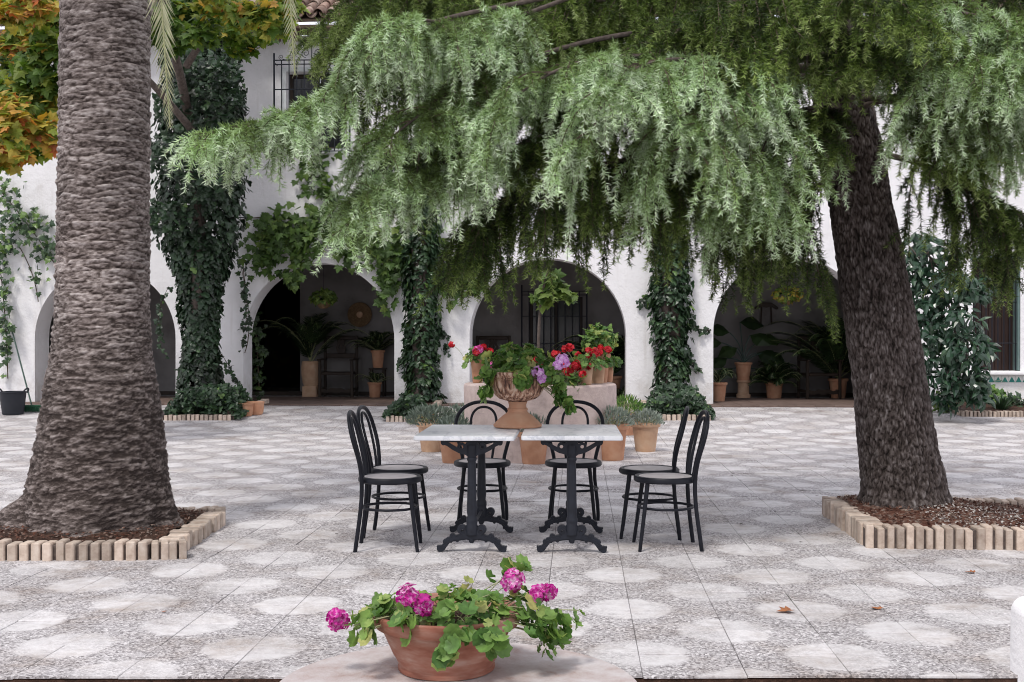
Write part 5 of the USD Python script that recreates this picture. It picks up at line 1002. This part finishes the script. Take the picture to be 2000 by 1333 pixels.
for k, lab, r, hh, n, mu, fl_n, ml in ((0, 'grey-leaved shrubby plant with yellow buds in the pot left of the planter', .30, .22, 900, .38, 6, .055), (1, 'grey-green plant in the pot behind the left table', .22, .2, 420, .4, 0, .05), (2, 'small grey plant in the pot behind the table join', .2, .2, 380, .5, 0, .05), (3, 'silver-grey plant in the pot behind the right table corner', .24, .19, 620, .72, 0, .05), (4, 'silver-grey cushion plant in the free-standing pot at right', .21, .16, 800, .80, 0, .042)):
    g, r0, h0 = pots[k]; grey_plant(lab, (g[0], g[1], h0 - .01), r, hh, n, 400 + k, mu, fl_n, L=ml)
g = on_ground(900, 870); grey_plant('grey shrub spreading beside the planter left flank', (g[0], g[1], .28), .26, .24, 500, 410, .34, 3)
g = on_ground(1225, 850); pot('terracotta pot right behind the planter, mostly hidden by plants', (g[0], g[1], 0), .15, .3, 'terracotta', .7); grey_plant('green shrubby plant just right of the planter', (g[0], g[1], .3), .24, .26, 600, 411, .45, 0, 'leafy_shrub', 'geranium', .05)
# shallow bowls at the left arch foot
for k, (px, py, lab) in enumerate(((474, 815, 'shallow brown bowl at the corner of the left ivy bed'), (495, 812, 'shallow brown bowl touching the jamb of the left arch'))):
    g = on_ground(px, py); t = thing('clay_bowl', lab, 'flower pot', (g[0], g[1] + .12, float(gz(g[1] + .12))), 0, 'shallow clay bowls'); part(t, 'body', lathe([(.001, 0), (.10, 0), (.118, .03), (.127, .10), (.130, .17), (.138, .178), (.140, .20), (.130, .203), (.118, .19), (.11, .12)], 30), 'terracotta', smooth=40); part(t, 'soil', lathe([(.001, .165), (.117, .16)], 16), 'soil')

# ================================================================== LEFT: BROOM AND BUCKET
g = on_ground(62, 806); up = on_y(22, 640, Y_WALL - .03)
br = thing('broom', 'green-handled broom leaning on the wall at far left', 'broom')
part(br, 'handle', tube([g + (0, 0, .10), up], .013, 8), 'pole_green', smooth=40)
part(br, 'head', mv(cbox(.34, .05, .035, .008), g + (0, 0, .10), rz=.1), 'broom_green')
rg = np.random.default_rng(5); n = 260; p = np.stack([rg.uniform(-.16, .16, n), rg.uniform(-.02, .02, n), np.full(n, .09)], 1) + g; d = nrm(np.stack([rg.normal(0, .18, n), rg.normal(-.1, .25, n), -np.ones(n)], 1)); zx = nrm(np.cross(np.cross(d, Zv + .01), d))
part(br, 'bristles', stamp((BLADE[0] * (1.6, 1, 1), BLADE[1]), p, np.cross(d, zx), d, zx, .09), 'broom_green', kind='stuff')
g = on_ground(16, 812); bk = thing('rubber_bucket', 'black rubber bucket with two handles by the wall at far left', 'bucket', (g[0], g[1] + .15, float(gz(g[1] + .15))))
part(bk, 'body', lathe([(.001, 0), (.15, 0), (.16, .01), (.185, .2), (.20, .34), (.207, .345), (.207, .36), (.196, .362), (.17, .2), (.001, .03)], 32), 'bucket_rubber', smooth=40)
for s in (-1, 1): part(bk, 'handle', tube(spline([(s * .195, -.06, .34), (s * .23, -.04, .40), (s * .235, .04, .40), (s * .195, .06, .34)], 14), .013, 7), 'bucket_rubber', smooth=40)

# ================================================================== WHITE WALL END AT LOWER RIGHT
wc = P(2030, 655, 4.55); zt_ = H + (655 - 1196) / F * 4.55
sh = sbox(0, -.2, 1.4, zt_).buffer(-.06).buffer(.06, 12); v, f = upright(sh.segmentize(.03), .32, 0)
v = v + .006 * (meshkit.noise(v * 9, 3)[:, None] - .5) * (1, 1, 1)
top('low_white_wall', mv((v, f), (wc[0], wc[1] - .05, 0), rz=.03), 'stucco', 'rounded end of a whitewashed low wall at the lower right corner', 'wall', smooth=40)

# ================================================================== THINGS UNDER THE ARCADE
def fz(q, z=Z_IN): q = np.array(q, float); q[2] = z; return q
def inb(px, dy=.35): return fz(on_y(px, 655, Y_BACK - dy))
def armchair(label, loc, rot=0):
    t = thing('wooden_armchair', label, 'chair', loc, rot); w, dp = .30, .24
    for s in (-1, 1):
        part(t, 'back_post', cbox(.05, .05, 1.14, .008, (s * w, dp, .57)), 'dark_wood'); part(t, 'front_leg', cbox(.05, .05, .68, .008, (s * w, -dp, .34)), 'dark_wood'); part(t, 'armrest', cbox(.07, .60, .03, .008, (s * w, -.03, .695)), 'dark_wood'); part(t, 'side_rail', cbox(.035, .43, .05, .006, (s * w, 0, .14)), 'dark_wood')
    part(t, 'seat', cbox(.54, .50, .05, .008, (0, 0, .44)), 'dark_wood'); part(t, 'crest_rail', cbox(.55, .045, .07, .01, (0, dp, 1.10)), 'dark_wood'); part(t, 'lower_rail', cbox(.55, .04, .09, .01, (0, dp, .76)), 'dark_wood')
    sp = both([chain([(0, .80, .05), (.05, .86, .035), (.07, .92, .022), (.045, .98, .02), (.03, 1.02, .03), (.06, 1.06, .02)]), sbox(0, .8, .02, 1.07)]).difference(both([disc(.035, .93, .018)])); part(t, 'back_splat', upright(sp.simplify(.002), .022, dp - .011), 'dark_wood')
    ap = both([chain([(0, .12, .05), (.09, .14, .035), (.17, .11, .03), (.27, .13, .035)])]); part(t, 'front_apron', upright(ap.simplify(.002), .025, -dp - .012), 'dark_wood')
armchair('dark carved wooden armchair under the left arch', inb(661, .5))
armchair('dark wooden armchair half hidden behind the planter flowers under the middle arch', inb(962, .45))
armchair('dark armchair in the gloom at the right side of the right arch', inb(1600, .6), 8)
def rosette(label, loc, n, L, width, seed, el=(.2, 1.2), mat='dark_leaf', name='cycad', leafl=26, lw=1.0, cat='plant'):
    rg = np.random.default_rng(seed); t = thing(name, label, cat, loc)
    for k in range(n):
        a = k * 2.39996 + rg.normal(0, .2); e = rg.uniform(*el); l = L * rg.uniform(.8, 1.1); o = np.array([math.cos(a), math.sin(a), 0]); o[1] *= .7
        path = spline([(0, 0, 0), o * l * .4 * math.cos(e) + Zv * l * .45 * math.sin(e), o * l * .75 * math.cos(e * .8) + Zv * l * .66 * math.sin(e), o * l * math.cos(e * .6) + Zv * (l * .62 * math.sin(e) - .08)], 14)
        frond(t, path, width, leafl, .15, rg, mat=mat, rib='palm_rachis', r=.008, lw=lw)
def bigleaf(label, loc, spec, seed, name='broadleaf_plant', mat='dark_leaf'):
    rg = np.random.default_rng(seed); t = thing(name, label, 'plant', loc); loc = np.asarray(loc, float)
    for (px, py, s, ang) in spec:
        e = on_y(px, py, loc[1]) - loc; part(t, 'stalk', tube(spline([(0, 0, 0), e * (.3, 1, .6) + (0, rg.normal(0, .05), 0), e], 8), .011, 5), 'pole_green')
        dr = np.array([[math.cos(ang), -.35, math.sin(ang)]]); Z = nrm(np.array([[.2 * rg.normal(), -.7, .7]])); Y = nrm(dr - Z * (dr * Z).sum()); X = np.cross(Y, Z)
        part(t, 'leaf', stamp((LANCE[0] * (2.0, 1, 1), LANCE[1]), e[None], X, Y, Z, s), mat, tint=np.full(len(LANCE[0]), rg.uniform(.2, .8)))
# left arch
q = inb(607, .5); t = thing('clay_jar', 'tall clay jar on a square block left of the carved armchair', 'jar', q); part(t, 'block', cbox(.27, .27, .20, .01, (0, 0, .1)), 'terracotta_pale'); part(t, 'body', lathe([(.001, .2), (.13, .2), (.15, .26), (.175, .42), (.178, .55), (.165, .64), (.16, .66), (.14, .665), (.13, .6)], 30), 'terracotta_pale', smooth=40)
rosette('feathery palm with drooping fronds in the tall clay jar', q + (0, 0, .62), 16, 1.35, .26, 501, (.7, 1.45), leafl=34, name='potted_palm')
q = inb(736, .45); t = thing('plant_stand', 'dark little stand holding the upper pot at the right of the left arch', 'stand', q + (0, .12, 0)); part(t, 'stand_top', cbox(.30, .30, .03, .005, (0, 0, .52)), 'dark_wood')
for sx in (-1, 1):
    for sy in (-1, 1): part(t, 'leg', cbox(.03, .03, .505, .004, (sx * .12, sy * .12, .2525)), 'dark_wood')
pot('terracotta pot raised on the dark stand under the left arch', q + (0, .12, .537), .125, .33, 'terracotta', .72); rosette('dark cycad in the raised pot under the left arch', q + (0, .12, .85), 22, .62, .14, 502, (.15, 1.3), lw=1.5)
pot('small terracotta pot on the floor at the right of the left arch', q + (0, -.22, 0), .125, .28, 'terracotta', .75); rosette('small strap-leaved plant in the floor pot under the left arch', q + (0, -.22, .26), 12, .40, .10, 503, (.25, 1.1), lw=1.8, leafl=12, name='strap_leaf_plant')
hb = on_y(632, 585, Y_WALL + .9); hg = thing('hanging_fern', 'bright green plant in a basket hanging in the left arch', 'plant', hb); part(hg, 'basket', lathe([(.001, -.17), (.07, -.16), (.13, -.09), (.15, -.02), (.145, -.02), (.12, -.09), (.001, -.15)], 20), 'straw', smooth=True); part(hg, 'hanger', tube([(0, 0, -.02), (0, 0, 2.84 - hb[2])], .004, 4), 'iron_dark')
rg = np.random.default_rng(504); n = 300; k = nrm(rg.normal(0, 1, (n, 3))) * rg.uniform(.4, 1, (n, 1)) ** .5; p = k * (.24, .22, .13) + (0, 0, .03); X, Y, Z = leaf_axes(nrm(k + (0, -.3, .6)), k + (0, 0, -.4), rg, .5); part(hg, 'leaves', stamp(IVY, p, X, Y, Z, rg.uniform(.05, .09, n)), 'creeper_leaf', tint=np.repeat(np.clip(rg.normal(.8, .2, n), 0, 1), len(IVY[0])), kind='stuff')
q = on_y(703, 615, Y_BACK - .03); t = thing('woven_tray', 'round woven tray hung on the back wall of the left arch', 'basket', q); part(t, 'weave', mv(lathe([(.001, .02), (.10, .02), (.13, .045), (.2, .03), (.23, .045), (.235, .03), (.2, .005), (.001, 0)], 36), rx=PI / 2), 'straw', smooth=True); part(t, 'medallion', mv(lathe([(.001, .05), (.05, .048), (.06, .035), (.062, .02)], 24), rx=PI / 2), 'terracotta_pale', smooth=True)
# middle arch
q = inb(1195, .5); pot('dark pot with a large leafy plant under the right side of the middle arch', q, .18, .4, 'terracotta', .7); rosette('large dark feather-leaved plant at the right of the middle arch', q + (0, 0, .38), 24, 1.25, .26, 505, (.5, 1.45), lw=1.5, leafl=22, name='potted_palm'); rosette('low dark spiky plant behind the planter at the right of the middle arch', inb(1215, .9), 14, .55, .12, 506, (.4, 1.2), lw=1.6, name='agave')
pt2 = q + (-.35, .1, 0); pot('small terracotta pot in shade under the barred window of the middle arch', pt2, .13, .26, 'terracotta', .72); rosette('small dark fern under the barred window of the middle arch', pt2 + (0, 0, .24), 14, .5, .12, 512, (.3, 1.2), name='fern')
# right arch
q = inb(1452, .45); t = thing('stone_pedestal', 'stubby stone pedestal holding a pot under the right arch', 'pedestal', q); part(t, 'shaft', lathe([(.001, 0), (.13, 0), (.13, .06), (.105, .08), (.10, .27), (.125, .29), (.125, .32), (.001, .322)], 24), 'terracotta_pale', smooth=35)
pot('dark terracotta pot on the stone pedestal under the right arch', q + (0, 0, .323), .15, .33, 'terracotta', .72)
bigleaf('dark elephant-ear plant with huge leaves on the pedestal under the right arch', q + (0, 0, .63), [(1425, 650, .42, 2.6), (1445, 630, .45, .3), (1465, 655, .42, -.5), (1440, 680, .4, 3.4), (1478, 690, .45, -.3), (1420, 700, .36, 3.5), (1490, 665, .4, .7), (1500, 690, .38, -.2), (1410, 670, .36, 2.9), (1475, 720, .34, -.7), (1430, 720, .34, 3.9)], 507)
q = inb(1512, .55); pot('dim terracotta pot on the floor in the middle of the right arch', q, .16, .29, 'terracotta', .78); rosette('bushy dark plant in the dim pot under the right arch', q + (0, 0, .27), 30, .62, .2, 508, (.1, 1.4), lw=2.0, leafl=14, name='bushy_plant')
q = inb(1610, .5); pot('shadowed pot at the right side of the right arch', q + (.25, 0, 0), .17, .36, 'terracotta', .72); rosette('tall shadowy palm at the right side of the right arch', q + (.25, 0, .34), 26, 1.7, .32, 509, (.4, 1.45), lw=1.3, leafl=30, name='potted_palm')
q = fz(on_y(1404, 655, Y_WALL + WT + .32)); pot('reddish pot standing inside the left jamb of the right arch', q, .14, .33, 'terracotta', .72); rosette('small green plant in the pot inside the jamb of the right arch', q + (0, 0, .3), 12, .42, .12, 510, (.5, 1.4), lw=1.8, leafl=12, mat='ivy_leaf', name='leafy_plant')
q = on_y(1400, 560, Y_WALL + WT + .6); t = thing('hanging_fern', 'dark feather frond plant hanging at the upper left of the right arch', 'plant', q); rg = np.random.default_rng(511); frond(t, spline([(0, 0, 0), (.25, 0, .12), (.55, -.05, .1), (.8, -.05, -.08)], 14), .3, 22, .6, rg, mat='dark_leaf', r=.008, lw=1.2); frond(t, spline([(0, 0, 0), (.2, .05, .2), (.5, .1, .25), (.9, .1, .12)], 14), .25, 22, .6, rg, mat='dark_leaf', r=.008, lw=1.2)
part(t, 'basket', lathe([(.001, -.14), (.08, -.13), (.13, -.04), (.125, -.04), (.001, -.1)], 18), 'straw', smooth=True); part(t, 'hanger', tube([(0, 0, -.1), (0, 0, 2.84 - q[2])], .004, 4), 'iron_dark')
q = on_y(1538, 576, Y_WALL + .9); t = thing('hanging_basket', 'hanging basket of orange, red and yellow flowers in the right arch', 'basket', q); part(t, 'basket', lathe([(.001, -.17), (.08, -.16), (.14, -.06), (.135, -.06), (.001, -.13)], 18), 'straw', smooth=True); part(t, 'hanger', tube([(0, 0, -.1), (0, 0, 2.84 - q[2])], .004, 4), 'iron_dark')
n = 240; k = nrm(rg.normal(0, 1, (n, 3))) * rg.uniform(.4, 1, (n, 1)) ** .5; X, Y, Z = leaf_axes(nrm(k + (0, -.4, .4)), k + (0, 0, -.4), rg, .5); part(t, 'leaves', stamp(IVY, k * (.26, .22, .14), X, Y, Z, rg.uniform(.05, .09, n)), 'plane_leaf', tint=np.repeat(np.clip(rg.normal(.55, .22, n), 0, 1), len(IVY[0])), kind='stuff')
q = on_y(1496, 610, Y_BACK - .02); t = thing('wooden_yoke', 'old wooden ox yoke hung on the back wall of the right arch', 'yoke', q)
yk = both([chain([(0, .13, .05), (.08, .14, .035), (.13, .115, .03), (.19, .075, .028)])]); part(t, 'beam', upright(yk.simplify(.002), .06, -.06), 'dark_wood')
for s in (-1, 1): part(t, 'bow', tube([(s * .085, -.03, .12), (s * .10, -.03, -.22)], .015, 6), 'dark_wood')

# ================================================================== LITTER ON THE PAVING
rg = np.random.default_rng(601)
def dry_leaf(label, px, py, s, mat='dry_leaf', rz=0.0, group=None):
    g = on_ground(px, py); v, f = MAPLE; v = v.copy() * (1, 1, 1); v[:, 2] += .35 * np.abs(v[:, 0]) ** 1.2 + .12 * (v[:, 1] - .4) ** 2
    top('fallen_leaf', mv((v * s, f), g + (0, 0, .004), rz=rz), mat, label, 'leaf', group, smooth=True)
dry_leaf('curled orange-brown leaf lying on the paving right of the front bowl', 1545, 1196, .075, rz=1.9)
dry_leaf('small dark red leaf near the right brick bed front', 1903, 1121, .05, 'dry_leaf', 1.0)
dry_leaf('small brown leaf on the paving near the lower right low wall', 1716, 1193, .05, 'dry_leaf', .3)
dry_leaf('tiny red petal on the paving at lower left', 319, 1198, .022, 'terracotta_red', .3)
LITTER = ['left of the paired specks right of the chairs', 'right of the paired specks right of the chairs', 'right of the right hand chair backs, upper speck', 'right of the right hand chair backs, lower speck', 'left of the conifer bed, farther speck', 'left of the conifer bed, nearer speck', 'just right of the nearer right hand chair', 'left of the conifer trunk at middle height', 'nearest to the conifer trunk on its left',
          'between palm and left chairs, left speck', 'between palm and left chairs, right speck', 'right of the ivy pillar near the right arch', 'in front of the right arch entrance', 'under the farther left hand chair', 'left of the left hand chairs', 'between the feet of the two tables', 'beside the corner of the conifer bed', 'close to the back of the left hand chairs']
for px, py in ((1471, 878), (1488, 878), (1428, 931), (1447, 940), (1569, 959), (1596, 970), (1446, 1026), (1568, 872), (1597, 905), (527, 968), (540, 967), (1472, 821), (1571, 806), (765, 1038), (655, 1045), (993, 1066), (1565, 1060), (700, 1010)):
    dry_leaf('tiny dark leaf fragment on the paving ' + LITTER.pop(0), px, py, rg.uniform(.018, .03), 'dark_bit', rg.uniform(0, 6), 'dark leaf fragments on the paving')
